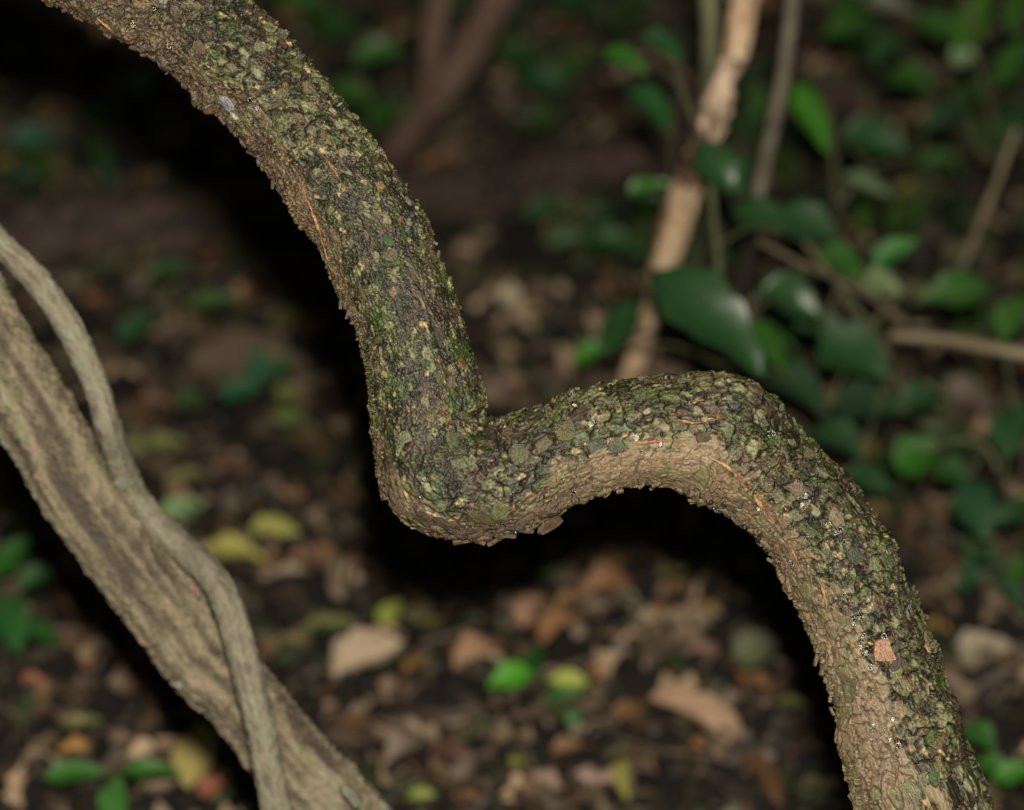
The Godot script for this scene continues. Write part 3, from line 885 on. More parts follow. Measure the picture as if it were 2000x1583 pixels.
# ---------------------------------------------------------------- leaves
func leaf_mesh(shape: int, curl: float, fold: float, wave: float, sd: float) -> ArrayMesh:
	# a unit leaf: length 1 along x, width 1 along z, with a short stalk, a folded midrib and a curl
	var nu := 13
	var nw := 5
	var v := PackedVector3Array()
	var idx := PackedInt32Array()
	for i in nu:
		var u := i / float(nu - 1)
		var w: float
		match shape:
			0: w = pow(sin(PI * pow(u, 0.8)), 0.85)
			1: w = pow(sin(PI * pow(u, 0.65)), 1.1)
			2: w = pow(sin(PI * u), 0.6)
			3: w = pow(sin(PI * pow(u, 1.15)), 0.75)
			4: w = pow(sin(PI * pow(u, 0.7)), 0.9) * (0.8 + 0.3 * sin(u * 11.0 + sd))
			_: w = sin(PI * pow(u, 0.72)) * (1.0 - 0.35 * u)
		w = maxf(w * (1.0 + 0.1 * sin(u * 23.0 + sd)), 0.03)
		for j in nw:
			var t := j / float(nw - 1) * 2.0 - 1.0
			var z := 0.5 * w * t + 0.1 * sin(u * 3.0 + sd) * (1.0 if shape > 3 else 0.5)
			if shape == 4 and t > 0.0: z *= 0.75 + 0.25 * sin(u * 13.0)
			var y := fold * absf(z) + curl * (0.25 - (u - 0.5) * (u - 0.5)) + wave * sin(u * 9.0 + sd + t * 1.7) * absf(t) - 0.3 * fold * z * z
			v.append(Vector3(u - 0.5, y, z))
	for i in nu - 1:
		for j in nw - 1:
			var k := i * nw + j
			idx.append_array(PackedInt32Array([k, k + nw, k + 1, k + 1, k + nw, k + nw + 1]))
	var nrm := PackedVector3Array()
	for i in nu:
		for j in nw:
			var e := v[mini(i + 1, nu - 1) * nw + j] - v[maxi(i - 1, 0) * nw + j]
			var f := v[i * nw + mini(j + 1, nw - 1)] - v[i * nw + maxi(j - 1, 0)]
			nrm.append(f.cross(e).normalized())
	return commit(v, nrm, PackedColorArray(), idx)

func leaf_material(r: int, g: int, b: int, gloss: float) -> StandardMaterial3D:
	var key := "%d %d %d %.2f" % [r, g, b, gloss]
	if not leaf_mats.has(key):
		var m := StandardMaterial3D.new()
		m.albedo_color = Color8(r, g, b)
		m.albedo_texture = leaf_tex
		m.uv1_triplanar = true
		m.uv1_scale = Vector3(1.3, 1.3, 1.3)
		m.roughness = gloss
		m.metallic_specular = 0.4
		m.backlight = Color8(r, g, b) * 0.3
		leaf_mats[key] = m
	return leaf_mats[key]

# how a leaf lies that is seen at this slant with this length and width (pixels), its face leaning to the lens by lean
func leaf_basis(p: Vector3, length: float, width: float, slant: float, lean: float, roll: float) -> Basis:
	var view := (p - EYE).normalized()
	var d := (p - EYE).dot(fwd)
	var n := (Vector3.UP * (1.0 - lean) - view * lean + right * roll).normalized()
	var flat := right * cos(deg_to_rad(slant)) + up * sin(deg_to_rad(slant))
	var axis := flat - view * (flat.dot(n) / view.dot(n))
	var l := length * d / F * axis.length()
	axis = axis.normalized()
	var side := axis.cross(n).normalized()
	var seen := (side - view * side.dot(view)).length()
	var w := minf(width * d / F / maxf(seen, 0.35), l * 0.95)
	return Basis(axis * l, n * l, side * w)

var dead_meshes: Array[Mesh] = []

func build_leaves() -> void:
	var rows = [
		[544, 1040, 100, 40, -3, 174, 181, 95, "yellow green fallen leaf below the elbow, above the tan brown leaf"],
		[625, 1081, 120, 46, 20, 150, 116, 88, "tan brown fallen leaf lying aslant just left of the elbow's shadow"],
		[695, 1033, 75, 32, -45, 120, 109, 92, "grey dry leaf slanting down beside the liana elbow"],
		[695, 1103, 60, 22, 85, 144, 111, 94, "narrow pinkish leaf standing on end below the liana elbow"],
		[765, 1199, 62, 38, 45, 157, 173, 75, "bright lime leaf touching the big pale dry leaf"],
		[820, 1191, 60, 45, 60, 109, 102, 70, "olive dry leaf right beside the bright lime leaf"],
		[724, 1283, 150, 72, 25, 196, 176, 152, "big pale pinkish tan dry leaf right of the forked grey lianas"],
		[592, 1313, 48, 40, 0, 115, 108, 105, "small grey leaf between thick grey liana and big pale leaf"],
		[629, 1353, 85, 26, 60, 123, 87, 61, "rusty brown narrow leaf below the big pale dry leaf"],
		[809, 1298, 48, 36, 20, 135, 103, 56, "mustard leaf fragment right of the big pale dry leaf"],
		[769, 1335, 52, 30, -20, 161, 137, 117, "small pale leaf tucked under the big pale dry leaf"],
		[938, 1287, 98, 46, 30, 171, 134, 102, "tan orange leaf left of the centre seedling"],
		[647, 1220, 105, 26, 10, 108, 111, 57, "long olive yellow leaf above the big pale dry leaf"],
		[563, 1265, 78, 24, 15, 117, 106, 64, "thin olive leaf close to the thin twining liana"],
		[1037, 1191, 68, 46, 60, 192, 156, 130, "pinkish tan oval leaf under the liana arch"],
		[1089, 1228, 90, 40, 45, 166, 125, 86, "orange tan leaf between pinkish oval leaf and seedling"],
		[1107, 1180, 42, 36, 20, 152, 118, 79, "small ochre leaf under the liana arch"],
		[1177, 1158, 110, 60, 10, 140, 103, 72, "broad rusty brown leaf in the middle under the arch"],
		[783, 1475, 92, 52, 30, 136, 121, 106, "grey tan leaf on the floor below the arched twig"],
		[886, 1482, 84, 52, 0, 93, 62, 51, "dark reddish brown broad leaf near the bottom edge"],
		[816, 1556, 74, 34, 3, 146, 160, 76, "lime leaf at the bottom edge beside thick grey liana"],
		[1011, 1486, 38, 34, 0, 134, 137, 65, "tiny olive yellow leaf low below the centre seedling"],
		[1081, 1526, 95, 36, -25, 155, 132, 116, "pinkish tan leaf near bottom edge, left of pale pinkish one"],
		[1159, 1511, 92, 52, 5, 174, 150, 142, "pale pinkish grey leaf near the bottom edge"],
		[942, 1567, 95, 42, 20, 117, 82, 52, "orange brown leaf cut by the bottom edge"],
		[975, 1372, 66, 24, 10, 118, 91, 68, "brown leaf strip left of the seedling's dark leaf"],
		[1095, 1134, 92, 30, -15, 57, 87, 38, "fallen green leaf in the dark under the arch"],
		[1228, 1180, 54, 40, -45, 199, 196, 167, "cream coloured small leaf under the liana arch"],
		[1315, 1151, 64, 32, 10, 153, 115, 87, "brown leaf right of the cream coloured leaf"],
		[1290, 1197, 58, 36, 30, 174, 140, 80, "ochre yellow leaf beside the cream coloured leaf"],
		[1315, 1123, 64, 26, 5, 110, 108, 57, "olive green leaf in shade under the right bend"],
		[1287, 1263, 72, 60, 80, 100, 86, 71, "grey brown broad leaf standing right of the centre"],
		[1210, 1267, 28, 25, 0, 118, 116, 122, "bluish grey leaf fragment above the orange tan chip"],
		[1175, 1316, 54, 27, -10, 169, 128, 97, "small orange tan leaf right of the seedling"],
		[1367, 1277, 84, 28, 0, 133, 105, 90, "pinkish brown narrow leaf left of the grey green round leaf"],
		[1483, 1274, 98, 78, 20, 104, 111, 82, "broad grey green leaf beside the lower liana limb"],
		[1388, 1190, 32, 22, 0, 151, 127, 64, "mustard leaf scrap above the pinkish brown narrow leaf"],
		[1395, 1337, 38, 42, 0, 96, 99, 79, "grey green leaf scrap above the curled pale leaf"],
		[1362, 1415, 190, 56, -30, 186, 156, 131, "long curled pale tan leaf lying low in the right half"],
		[1374, 1463, 48, 20, 0, 162, 113, 64, "orange yellow scrap under the long curled pale leaf"],
		[1553, 1382, 80, 22, -10, 111, 118, 67, "yellow green narrow leaf beside the lower liana limb"],
		[1486, 1340, 56, 26, -30, 123, 91, 53, "mustard brown leaf below the broad grey green leaf"],
		[1577, 1400, 44, 26, 15, 135, 112, 81, "tan scrap touching the narrow yellow green leaf"],
		[1217, 1530, 80, 40, -75, 155, 153, 82, "upright yellow green leaf at the bottom edge"],
		[1266, 1487, 48, 26, -50, 142, 111, 77, "tan leaf right of the upright yellow green leaf"],
		[1500, 1480, 28, 25, 0, 147, 129, 125, "tiny pinkish grey leaf scrap left of lower limb"],
		[1490, 1533, 115, 48, -50, 102, 76, 52, "orange brown leaf near bottom edge left of lower limb"],
		[1605, 1547, 95, 30, -20, 83, 78, 52, "olive leaf at the foot of the lower liana limb"],
		[1553, 1319, 66, 42, 10, 93, 74, 63, "dull brown leaf close to the lower liana limb"],
		[363, 618, 66, 32, 0, 118, 111, 54, "mustard olive leaf left of the upper liana limb"],
		[564, 626, 74, 46, 10, 114, 117, 71, "olive leaf in the shadow of the upper limb"],
		[314, 796, 95, 36, -3, 124, 93, 76, "pinkish brown leaf right of the thin liana's curve"],
		[310, 872, 105, 42, 5, 126, 133, 73, "broad yellow green leaf right of the thin liana"],
		[370, 785, 62, 34, 20, 62, 90, 40, "dark green leaf above the broad yellow green one"],
		[564, 774, 64, 40, 5, 103, 111, 55, "olive green leaf left of the liana elbow"],
		[560, 830, 88, 26, 25, 111, 133, 71, "slanting green leaf left of the liana elbow"],
		[446, 899, 84, 36, -15, 113, 76, 63, "reddish brown leaf between thin liana and elbow"],
		[370, 940, 90, 26, 15, 122, 120, 66, "thin olive yellow leaf above the pale green leaf"],
		[348, 1001, 90, 46, 20, 136, 170, 116, "pale green leaf touching the thin liana's outer bend"],
		[473, 971, 68, 36, -10, 93, 63, 54, "small red brown leaf above the yellow green leaves"],
		[458, 1081, 108, 42, -10, 183, 181, 99, "bright yellow green leaf right of the thin liana loop"],
		[537, 952, 36, 34, 0, 114, 94, 82, "pinkish leaf scrap left of the elbow"],
		[677, 971, 58, 44, 10, 117, 83, 63, "orange brown leaf close beside the liana elbow"],
		[35, 1016, 74, 36, -5, 85, 98, 52, "green yellow leaf at the left edge under thick liana"],
		[82, 1327, 84, 38, -5, 157, 108, 85, "salmon orange leaf near the left edge"],
		[203, 1271, 52, 25, -10, 137, 135, 131, "small whitish grey leaf left of the thick liana"],
		[233, 1288, 32, 25, -20, 136, 91, 80, "small reddish leaf touching the whitish grey one"],
		[160, 1413, 74, 30, 5, 104, 111, 61, "yellow green leaf above the golden leaf"],
		[147, 1465, 62, 32, 0, 179, 137, 72, "golden yellow leaf in the lower left"],
		[384, 1478, 120, 76, 80, 183, 172, 105, "large upright yellow leaf in the lower left"],
		[414, 1538, 54, 42, 20, 159, 96, 75, "red orange leaf at the foot of the upright yellow leaf"],
		[449, 1513, 46, 40, -40, 164, 141, 95, "tan leaf against the shaded side of thick liana"],
		[255, 1443, 84, 36, -10, 129, 106, 91, "dusty pink leaf between golden and upright yellow leaves"],
		[328, 1463, 60, 40, 20, 145, 122, 103, "pale pink leaf behind the upright yellow leaf"],
		[194, 1198, 38, 26, 60, 107, 97, 65, "olive leaf scrap left of the thick grey liana"],
		[1836, 1232, 54, 26, -5, 172, 138, 71, "golden leaf right of the lower liana limb"],
		[1917, 1275, 112, 68, 10, 166, 155, 134, "large pale grey leaf right of the lower liana limb"],
		[1922, 1068, 95, 32, -5, 138, 100, 84, "reddish brown leaf near the right edge"],
		[1874, 1120, 44, 22, 0, 131, 111, 56, "mustard leaf right of the lower limb, above the golden one"],
		[1943, 1564, 60, 32, 15, 94, 88, 55, "olive leaf in the bottom right corner"],
		[1831, 1003, 64, 26, 60, 137, 116, 87, "tan leaf on end right of the right bend"],
		[1982, 973, 66, 32, -30, 151, 135, 100, "pale tan leaf cut by the right edge"],
		[1003, 590, 58, 42, 5, 197, 185, 160, "lone pale leaf behind the upper limb, centre"],
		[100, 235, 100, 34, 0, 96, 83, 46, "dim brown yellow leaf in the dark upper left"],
		[285, 425, 46, 40, 10, 107, 100, 81, "small grey tan leaf on the left end of the log"],
		[190, 580, 64, 30, -5, 136, 93, 57, "orange leaf above the thin liana's curve"],
		[300, 565, 84, 32, 10, 110, 103, 90, "grey tan leaf right of the orange leaf"],
		[15, 325, 50, 28, 0, 122, 115, 55, "dull mustard leaf at the upper left edge"],
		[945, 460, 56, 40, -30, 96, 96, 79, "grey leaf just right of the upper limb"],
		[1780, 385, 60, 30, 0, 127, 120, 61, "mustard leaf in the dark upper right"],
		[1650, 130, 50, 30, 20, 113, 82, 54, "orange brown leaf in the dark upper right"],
		[1896, 760, 96, 54, -30, 120, 109, 100, "grey brown curled leaf below the pale fallen stick"],
		[1820, 784, 95, 36, -30, 117, 135, 67, "yellow green slanting leaf below the pale fallen stick"],
		[1716, 876, 84, 34, 0, 128, 111, 63, "mustard leaf right of the right bend"],
		[1640, 776, 100, 34, 20, 113, 97, 71, "brown curled leaf behind the right bend"],
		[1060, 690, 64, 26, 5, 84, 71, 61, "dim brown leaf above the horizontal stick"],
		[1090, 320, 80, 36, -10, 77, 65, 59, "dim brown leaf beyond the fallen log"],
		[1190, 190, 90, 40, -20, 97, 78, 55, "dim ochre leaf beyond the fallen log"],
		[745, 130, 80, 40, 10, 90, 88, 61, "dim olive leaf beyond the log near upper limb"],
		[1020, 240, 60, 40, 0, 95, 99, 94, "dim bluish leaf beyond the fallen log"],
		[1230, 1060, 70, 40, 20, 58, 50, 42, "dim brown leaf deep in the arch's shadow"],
	]
	var k := 0
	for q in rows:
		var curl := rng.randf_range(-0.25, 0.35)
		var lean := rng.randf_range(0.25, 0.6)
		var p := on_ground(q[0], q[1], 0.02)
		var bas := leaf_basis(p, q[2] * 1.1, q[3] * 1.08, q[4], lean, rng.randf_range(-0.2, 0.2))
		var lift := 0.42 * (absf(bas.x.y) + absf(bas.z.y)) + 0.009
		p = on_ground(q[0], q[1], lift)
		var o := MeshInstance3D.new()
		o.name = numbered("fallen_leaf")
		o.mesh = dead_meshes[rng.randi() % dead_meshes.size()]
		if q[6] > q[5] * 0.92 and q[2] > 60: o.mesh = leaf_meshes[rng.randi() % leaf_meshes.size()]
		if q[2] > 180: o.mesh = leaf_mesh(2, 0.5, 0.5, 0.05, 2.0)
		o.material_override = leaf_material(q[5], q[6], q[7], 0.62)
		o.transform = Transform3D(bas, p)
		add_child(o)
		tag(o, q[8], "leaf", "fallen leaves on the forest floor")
		k += 1
	# the leaves between them that cannot be told apart
	var kinds := [
		[[108, 80, 54], "dull brown dead leaf"], [[136, 102, 70], "plain brown dead leaf"], [[84, 64, 44], "dark brown dead leaf"],
		[[150, 118, 92], "light brown dead leaf"], [[112, 108, 56], "dull olive leaf"], [[62, 88, 40], "small dull green leaf"],
		[[104, 72, 52], "dull reddish leaf"], [[104, 94, 80], "dull grey leaf"]]
	while k < 296:
		var px := rng.randf_range(-60, 2060)
		var py := rng.randf_range(20, 1600)
		if py < 780 and rng.randf() < 0.3: continue
		var which := rng.randi() % kinds.size()
		if which > 3 and rng.randf() < 0.55: which = rng.randi() % 4
		if px > 1150 and py < 1000 and rng.randf() < 0.55: which = 5
		var col: Array = kinds[which][0]
		var p := on_ground(px, py, 0.012)
		var bas := leaf_basis(p, rng.randf_range(50, 120), rng.randf_range(16, 42), rng.randf_range(-90, 90) * rng.randf(), rng.randf_range(0.1, 0.5), rng.randf_range(-0.3, 0.3))
		var lift := 0.4 * (absf(bas.x.y) + absf(bas.z.y)) + 0.003
		p = on_ground(px, py, lift)
		var o := MeshInstance3D.new()
		o.name = numbered("fallen_leaf")
		o.mesh = dead_meshes[rng.randi() % dead_meshes.size()]
		o.material_override = leaf_material(col[0], col[1], col[2], 0.65)
		o.transform = Transform3D(bas, p)
		add_child(o)
		var place := "in the dark far part of the litter"
		if py > 1080: place = "in the litter at the lower left" if px < 620 else ("in the litter under the arch" if px < 1560 else "in the litter right of the lower limb")
		elif py > 520: place = "in the litter left of the elbow" if px < 760 else ("in the litter behind the notch" if px < 1200 else "in the litter below the green shrubs")
		elif px > 1150: place = "in the dark upper right part of the litter"
		elif px < 700: place = "in the dark upper left part of the litter"
		tag(o, kinds[which][1] + " " + place, "leaf", kinds[which][1].replace("leaf", "leaves") + " " + place)
		k += 1

func build_litter() -> void:
	var mm := MultiMesh.new()
	mm.transform_format = MultiMesh.TRANSFORM_3D
	mm.use_colors = true
	mm.mesh = leaf_mesh(4, 0.4, 0.5, 0.1, 1.0)
	mm.instance_count = 30000
	var tones := [Color(0.012, 0.009, 0.006), Color(0.018, 0.013, 0.009), Color(0.024, 0.017, 0.011), Color(0.03, 0.022, 0.013), Color(0.016, 0.013, 0.008), Color(0.042, 0.03, 0.017), Color(0.06, 0.042, 0.024), Color(0.08, 0.055, 0.032), Color(0.11, 0.078, 0.045), Color(0.05, 0.05, 0.02), Color(0.024, 0.036, 0.012), Color(0.07, 0.04, 0.024), Color(0.16, 0.12, 0.078), Color(0.25, 0.18, 0.11)]
	for i in 30000:
		var x := rng.randf_range(-1.7, 1.7)
		var z := rng.randf_range(-6.2, -1.7)
		var l := 0.012 + 0.055 * pow(rng.randf(), 1.5)
		var b := Basis.from_euler(Vector3(rng.randf_range(-0.8, 0.8), rng.randf_range(0, TAU), rng.randf_range(-0.6, 0.6))) * Basis.from_scale(Vector3(l, l, l * rng.randf_range(0.3, 0.6)))
		mm.set_instance_transform(i, Transform3D(b, Vector3(x, ground_y(x, z) + rng.randf_range(0.001, 0.016), z)))
		mm.set_instance_color(i, tones[rng.randi() % tones.size()] * rng.randf_range(0.7, 1.7))
	var m := StandardMaterial3D.new()
	m.vertex_color_use_as_albedo = true
	m.roughness = 0.6
	var o := MultiMeshInstance3D.new()
	o.name = "leaf_litter"
	o.multimesh = mm
	o.material_override = m
	add_child(o)
	var tm := MultiMesh.new()
	tm.transform_format = MultiMesh.TRANSFORM_3D
	tm.use_colors = true
	tm.mesh = stem_mesh([[Vector3(-0.5, 0, 0), 0.02], [Vector3(-0.2, 0.02, 0.05), 0.025], [Vector3(0.15, 0.0, 0.02), 0.022], [Vector3(0.5, 0.03, 0.08), 0.012]], 0.12, 6, {"ridge": 0.2, "stops": [[-0.3, Color(0.7, 0.7, 0.7)], [0.3, Color(1, 1, 1)]]}, 601)
	tm.instance_count = 1500
	for i in 1500:
		var x := rng.randf_range(-1.7, 1.7)
		var z := rng.randf_range(-6.2, -1.7)
		var l := rng.randf_range(0.04, 0.16)
		var b := Basis.from_euler(Vector3(0, rng.randf_range(0, TAU), rng.randf_range(-0.12, 0.12))) * Basis.from_scale(Vector3(l, 0.09, minf(l, 0.09)))
		tm.set_instance_transform(i, Transform3D(b, Vector3(x, ground_y(x, z) + rng.randf_range(0.006, 0.02), z)))
		tm.set_instance_color(i, [Color(0.05, 0.036, 0.024), Color(0.09, 0.065, 0.042), Color(0.15, 0.115, 0.078), Color(0.03, 0.022, 0.015)][rng.randi() % 4])
	var tw := MultiMeshInstance3D.new()
	tw.name = "twig_litter"
	tw.multimesh = tm
	tw.material_override = m
	add_child(tw)
	tag(tw, "fine broken twigs strewn through the leaf litter", "twigs", "", "stuff")
	tag(o, "small crumbled dead leaves and bits covering the soil", "leaf litter", "", "stuff")

# ---------------------------------------------------------------- living plants
# stems: lists of [x, y, half width px, depth]; leaves: [x, y, length, width, slant, depth, r, g, b, lean]
func plant(called: String, label: String, category: String, root: Vector3, stems: Array, leaves: Array, gloss := 0.55, group := "") -> void:
	var o := thing(called, root, label, category, group)
	var nodes: Array[Vector3] = []
	var green := {"ridge": 0.1, "stops": [[-0.3, Color(0.05, 0.06, 0.025)], [0.3, Color(0.1, 0.1, 0.05)]]}
	var first := true
	for s in stems:
		var kn := standing(s)
		if first: kn.push_front([root + Vector3(0, -0.01, 0), kn[0][1] * 1.3])
		first = false
		for q in kn: nodes.append(q[0])
		part("stem", rebase(stem_mesh(kn, 0.008, 10, green, 501), root), wood_mat, o)
	for q in leaves:
		var p := at(q[0], q[1], q[5])
		var bas := leaf_basis(p, q[2], q[3], q[4], q[9], rng.randf_range(-0.15, 0.15))
		var xf := Transform3D(bas, p - root)
		part("leaf", leaf_meshes[rng.randi() % leaf_meshes.size()], leaf_material(q[6], q[7], q[8], gloss), o, xf)
		# its stalk runs to the nearest point of a stem
		var near := nodes[0]
		var tip := p - bas.x * 0.5
		for e in nodes:
			if e.distance_to(tip) < near.distance_to(tip): near = e
		if near.distance_to(p + bas.x * 0.5) < near.distance_to(tip): tip = p + bas.x * 0.5
		if near.distance_to(tip) > 0.004:
			var mid := near.lerp(tip, 0.5) + Vector3(0, 0.1 * near.distance_to(tip), 0)
			part("petiole", rebase(stem_mesh([[near, 0.0016], [mid, 0.0014], [tip, 0.0012]], 0.012, 6, green, 502), root), wood_mat, o)

func build_plants() -> void:
	leaf_tex = noise_tex(256, 0.03, 81, 5, Color(0.72, 0.7, 0.66), Color(1, 1, 1))
	var g := RandomNumberGenerator.new()
	g.seed = 4
	for q in 8: leaf_meshes.append(leaf_mesh([0, 1, 5, 3][q % 4], g.randf_range(-0.1, 0.3), g.randf_range(0.2, 0.5), g.randf_range(0.01, 0.04), q * 1.7))
	for q in 16: dead_meshes.append(leaf_mesh([4, 1, 5, 0, 4, 5][q % 6], g.randf_range(-0.35, 0.6), g.randf_range(-0.5, 0.9), g.randf_range(0.03, 0.14), q * 2.3))
	var D := [44, 80, 46]     # dark blue green
	var M := [56, 100, 40]    # mid green
	var B := [66, 128, 36]    # bright green
	plant("broadleaf_shrub", "dark glossy broad leaved shrub crossing the pale sapling", "shrub", on_ground(1440, 830),
		[[[1425, 720, 9, 2.9], [1410, 600, 8, 2.84], [1400, 480, 8, 2.82], [1390, 380, 7, 2.8], [1370, 270, 6, 2.82], [1320, 150, 6, 2.86]], [[1410, 600, 6, 2.84], [1340, 540, 6, 2.78], [1270, 530, 5, 2.74]]],
		[[1385, 632, 300, 128, -42, 2.7, D[0], D[1], D[2], 0.55], [1395, 330, 120, 76, -55, 2.78, D[0], D[1], D[2], 0.6], [1548, 600, 150, 82, -25, 2.9, D[0], D[1], D[2], 0.5], [1300, 100, 110, 48, -35, 2.95, D[0], D[1], D[2], 0.55],
		[1272, 215, 120, 60, -50, 3.0, D[0], D[1] + 8, D[2], 0.45], [1225, 125, 100, 44, -30, 3.0, M[0], M[1] + 12, M[2], 0.5], [1265, 370, 90, 34, 15, 3.0, M[0], M[1] + 8, M[2], 0.4], [1160, 690, 80, 44, 30, 3.1, B[0], B[1], B[2], 0.5],
		[1440, 350, 90, 60, -70, 2.84, D[0], D[1], D[2], 0.6], [1210, 640, 130, 70, 60, 3.05, D[0], D[1], D[2], 0.5], [1480, 430, 120, 70, -20, 2.9, D[0], D[1], D[2], 0.4], [1500, 690, 130, 60, -50, 2.95, M[0], M[1], M[2], 0.4]], 0.36)
	plant("spreading_shrub", "low spreading green shrub right of the pale sapling", "shrub", on_ground(1760, 800),
		[[[1745, 720, 8, 3.0], [1700, 640, 8, 2.98], [1640, 560, 7, 2.96], [1570, 470, 6, 2.96]], [[1700, 640, 6, 2.98], [1780, 560, 6, 3.0], [1850, 570, 5, 3.02]]],
		[[1570, 440, 140, 82, -20, 2.96, D[0], D[1], D[2], 0.5], [1645, 520, 110, 72, -35, 2.98, M[0], M[1], M[2], 0.4], [1755, 494, 115, 52, 32, 3.0, B[0] - 20, B[1] - 15, B[2], 0.6], [1865, 580, 150, 72, 10, 3.02, M[0], M[1], M[2], 0.55],
		[1672, 700, 155, 110, -30, 2.94, D[0] - 6, D[1], D[2] - 6, 0.5], [1722, 560, 90, 56, -20, 2.97, 110, 130, 88, 0.6], [1610, 650, 120, 60, -10, 3.0, D[0], D[1], D[2], 0.4], [1790, 790, 110, 60, 15, 3.02, D[0], D[1], D[2], 0.35],
		[1700, 800, 150, 80, -10, 3.0, D[0], D[1] - 10, D[2], 0.35], [1560, 760, 140, 80, -40, 2.98, D[0], D[1] - 6, D[2], 0.4], [1640, 860, 110, 70, -35, 3.0, D[0], D[1], D[2], 0.4]])
	plant("tall_herb", "upright herb with a narrow bright leaf in the upper right", "plant", on_ground(1640, 560),
		[[[1640, 460, 6, 3.3], [1630, 340, 6, 3.2], [1620, 220, 5, 3.15]], [[1640, 400, 5, 3.25], [1700, 330, 5, 3.25], [1800, 300, 4, 3.3]]],
		[[1590, 232, 150, 58, -65, 3.1, B[0], B[1], B[2], 0.6], [1715, 285, 150, 82, -10, 3.25, D[0], D[1], D[2], 0.5], [1700, 365, 110, 34, -22, 3.2, 100, 120, 92, 0.65], [1850, 230, 110, 60, 30, 3.4, D[0], D[1] - 10, D[2], 0.45], [1780, 160, 100, 60, -20, 3.5, M[0], M[1], M[2], 0.35]])
	plant("corner_shrub", "leafy green shrub in the upper right corner", "shrub", on_ground(1960, 420),
		[[[1950, 330, 7, 3.5], [1930, 200, 6, 3.4], [1900, 80, 6, 3.35], [1880, -60, 5, 3.3]], [[1950, 330, 5, 3.5], [1990, 260, 5, 3.45]]],
		[[1905, 40, 140, 76, 60, 3.35, B[0], B[1] - 20, B[2], 0.5], [1980, 120, 120, 60, 50, 3.4, M[0], M[1], M[2], 0.5], [1985, 250, 120, 70, 70, 3.4, D[0], D[1], D[2], 0.5], [1830, 60, 120, 60, -30, 3.45, M[0], M[1], M[2], 0.4], [1880, 108, 52, 46, 10, 3.35, 120, 150, 110, 0.7], [1990, 20, 100, 60, 70, 3.4, M[0], M[1], M[2], 0.45], [1740, 20, 130, 40, -15, 3.5, 105, 110, 95, 0.5], [1660, 60, 110, 60, 20, 3.6, M[0], M[1], M[2], 0.35], [1740, 100, 90, 50, 40, 3.55, D[0], D[1], D[2], 0.4]])
	plant("edge_shrub", "dark green shrub at the right edge beside the lower limb", "shrub", on_ground(1960, 1010),
		[[[1955, 940, 6, 2.95], [1930, 880, 6, 2.92], [1880, 860, 5, 2.92], [1800, 880, 5, 2.95]], [[1955, 940, 5, 2.95], [1985, 850, 5, 2.9]]],
		[[1980, 840, 130, 90, 75, 2.88, D[0], D[1], D[2], 0.5], [1912, 1000, 130, 84, -70, 2.88, D[0] - 8, D[1] - 4, D[2], 0.6], [1795, 890, 105, 84, 25, 2.95, 48, 104, 26, 0.55], [1985, 620, 110, 70, 60, 2.95, M[0], M[1], M[2], 0.5], [1860, 930, 100, 56, -30, 2.95, M[0] - 10, M[1] - 15, M[2], 0.4], [1700, 950, 110, 60, -20, 3.05, D[0], D[1], D[2], 0.35], [1985, 1000, 90, 50, 40, 2.95, D[0], D[1], D[2], 0.4]])
	plant("seedling", "small bright green seedling on the litter below the arch", "seedling", on_ground(1050, 1388),
		[[[1056, 1362, 5, 2.97], [1058, 1336, 4, 2.94]]],
		[[1000, 1330, 100, 54, 20, 2.93, 84, 165, 40, 0.5], [1050, 1288, 60, 46, 70, 2.94, 30, 80, 22, 0.35], [1108, 1332, 80, 44, 2, 2.94, 170, 185, 80, 0.75], [1106, 1386, 96, 72, -70, 2.92, 44, 100, 40, 0.75]], 0.55, "green seedlings on the forest floor")
	plant("seedling", "flat green seedling with crossed leaves at the bottom left", "seedling", on_ground(225, 1560),
		[[[226, 1535, 5, 2.8], [228, 1516, 5, 2.78]]],
		[[150, 1516, 125, 46, 3, 2.77, 58, 112, 40, 0.45], [295, 1512, 120, 36, -2, 2.77, 58, 112, 38, 0.4], [228, 1560, 100, 70, 85, 2.74, 60, 116, 44, 0.6]], 0.55, "green seedlings on the forest floor")
	plant("seedling", "dark green seedling at the left edge under the thick liana", "seedling", on_ground(0, 1300),
		[[[6, 1250, 5, 3.0], [12, 1200, 4, 2.96]]],
		[[30, 1085, 110, 60, 45, 2.95, 38, 92, 26, 0.5], [20, 1220, 120, 84, -70, 2.95, 40, 98, 44, 0.5], [80, 1130, 90, 46, 30, 2.97, 40, 90, 36, 0.45], [85, 1245, 80, 50, -30, 2.97, 40, 90, 36, 0.4]], 0.55, "green seedlings on the forest floor")
	plant("seedling", "bright green seedling in the bottom right corner", "seedling", on_ground(1960, 1560),
		[[[1962, 1530, 5, 2.78], [1960, 1490, 4, 2.75]]],
		[[1985, 1512, 100, 46, 15, 2.73, 60, 122, 34, 0.55], [1918, 1438, 70, 54, -45, 2.76, 46, 96, 34, 0.5], [1940, 1500, 70, 44, -20, 2.74, 50, 104, 36, 0.4]], 0.55, "green seedlings on the forest floor")
	plant("seedling", "dim green seedling between slab of bark and elbow", "seedling", on_ground(540, 790),
		[[[528, 740, 5, 3.3], [520, 710, 4, 3.25]]],
		[[508, 712, 66, 34, 85, 3.25, 30, 96, 66, 0.6], [478, 765, 90, 50, 20, 3.28, 34, 88, 50, 0.5], [548, 720, 60, 34, 40, 3.28, 40, 90, 40, 0.4]], 0.55, "green seedlings on the forest floor")
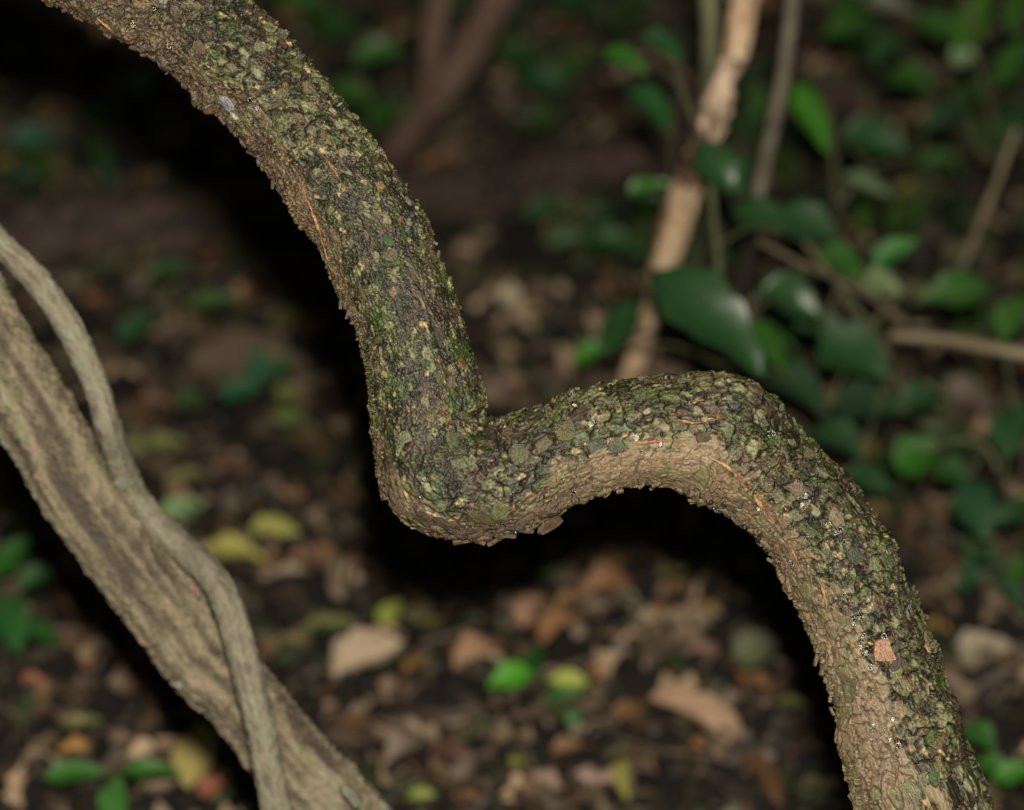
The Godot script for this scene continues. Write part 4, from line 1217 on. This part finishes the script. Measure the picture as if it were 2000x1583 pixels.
	plant("seedling", "dim green seedling in the dark behind the upper limb", "seedling", on_ground(790, 230),
		[[[800, 190, 5, 3.9], [790, 130, 4, 3.8]]],
		[[745, 110, 110, 60, 20, 3.75, 52, 100, 36, 0.5], [680, 190, 120, 60, -15, 3.85, 60, 96, 40, 0.45], [760, 230, 100, 56, 30, 3.9, 50, 90, 36, 0.4]] , 0.4, "green seedlings on the forest floor")
	plant("seedling", "dim green seedling left of the upper limb near the log", "seedling", on_ground(360, 640),
		[[[350, 590, 5, 3.45], [345, 550, 4, 3.4]]],
		[[420, 590, 90, 46, 10, 3.4, 64, 92, 44, 0.45], [270, 640, 90, 50, 35, 3.4, 44, 84, 50, 0.5], [330, 530, 80, 40, 20, 3.4, 44, 80, 36, 0.45]], 0.55, "green seedlings on the forest floor")
	plant("seedling", "dim bluish green seedling at the far upper left", "seedling", on_ground(150, 300),
		[[[152, 260, 5, 4.0], [160, 220, 4, 3.95]]],
		[[60, 275, 110, 56, 10, 3.95, 60, 100, 80, 0.5], [270, 155, 64, 54, 0, 3.9, 110, 140, 130, 0.75], [200, 230, 90, 46, -20, 3.95, 40, 80, 40, 0.45]], 0.55, "green seedlings on the forest floor")
	plant("seedling", "dim green seedling beyond the fallen log, left of the sapling", "seedling", on_ground(1080, 240),
		[[[1080, 200, 5, 4.1], [1075, 150, 4, 4.05]]],
		[[1050, 170, 120, 60, -20, 4.0, 44, 84, 48, 0.4], [1120, 140, 100, 50, 30, 4.05, 50, 90, 36, 0.45], [1060, 240, 90, 46, 10, 4.05, 60, 88, 40, 0.4], [1010, 110, 90, 50, -10, 4.1, 44, 84, 40, 0.4]], 0.55, "green seedlings on the forest floor")
	plant("seedling", "small green seedling right of the fallen log's end", "seedling", on_ground(1330, 470),
		[[[1330, 440, 5, 3.6], [1326, 400, 4, 3.55]]],
		[[1280, 400, 90, 46, 20, 3.5, 50, 96, 40, 0.5], [1370, 440, 90, 50, -25, 3.5, 46, 90, 44, 0.5], [1200, 480, 110, 56, -15, 3.55, 44, 84, 44, 0.4]], 0.55, "green seedlings on the forest floor")
	# low sprigs that fill the tangle on the right: root x, y, then [leaf count, spread px, height px]
	var tangle := [
		[1290, 560, 7, 110, 150, "dark leafy sprig left of the pale sapling's middle"], [1480, 300, 8, 120, 150, "dark leafy sprig between sapling and leaning pole"], [1620, 420, 8, 130, 150, "dark leafy sprig behind the tall herb"],
		[1800, 480, 8, 140, 160, "dark leafy sprig above the pale stick"], [1920, 300, 8, 130, 150, "dark leafy sprig in front of the corner shrub"], [1940, 700, 7, 120, 140, "dark leafy sprig at the right edge under the pale stick"],
		[1560, 700, 8, 130, 150, "dark leafy sprig beside the big glossy leaf"], [1840, 930, 7, 120, 120, "dark leafy sprig right of the right bend"], [1700, 150, 8, 150, 140, "dark leafy sprig at the top right"],
		[1130, 520, 6, 110, 110, "dark leafy sprig behind the notch near the stick"], [1210, 130, 8, 130, 130, "dark leafy sprig at the top left of the sapling"], [960, 100, 7, 130, 110, "dim leafy sprig beyond the forked branch"],
		[640, 90, 7, 120, 100, "dim leafy sprig at the top beside the upper limb"], [120, 420, 6, 110, 90, "dim leafy sprig at the left end of the log"], [1960, 1180, 6, 90, 100, "small dark sprig near the large pale grey leaf"]]
	for q in tangle:
		var root := on_ground(q[0], q[1])
		var d0 := (root - EYE).dot(fwd)
		var stems := [[[q[0] + g.randf_range(-10, 10), q[1] - q[4] * 0.5, 3.5, d0 - 0.05], [q[0] + g.randf_range(-40, 40), q[1] - q[4], 3, d0 - 0.1]], [[q[0], q[1] - q[4] * 0.4, 3, d0 - 0.04], [q[0] + g.randf_range(-1, 1) * q[3] * 0.6, q[1] - q[4] * 0.75, 2.5, d0 - 0.08]]]
		var lv := []
		for k in q[2]:
			var tone := g.randf_range(0.75, 1.25)
			var c: Array = [D, D, M, [58, 84, 34]][g.randi() % 4]
			lv.append([q[0] + g.randf_range(-1, 1) * q[3] * 0.75, q[1] - q[4] * g.randf_range(0.15, 1.1), g.randf_range(50, 125), g.randf_range(22, 52), g.randf_range(-85, 85), d0 - g.randf_range(0.02, 0.14), int(c[0] * tone), int(c[1] * tone), int(c[2] * tone), g.randf_range(0.2, 0.65)])
		plant("leafy_sprig", q[5], "plant", root, stems, lv, g.randf_range(0.4, 0.6), "leafy sprigs in the undergrowth")
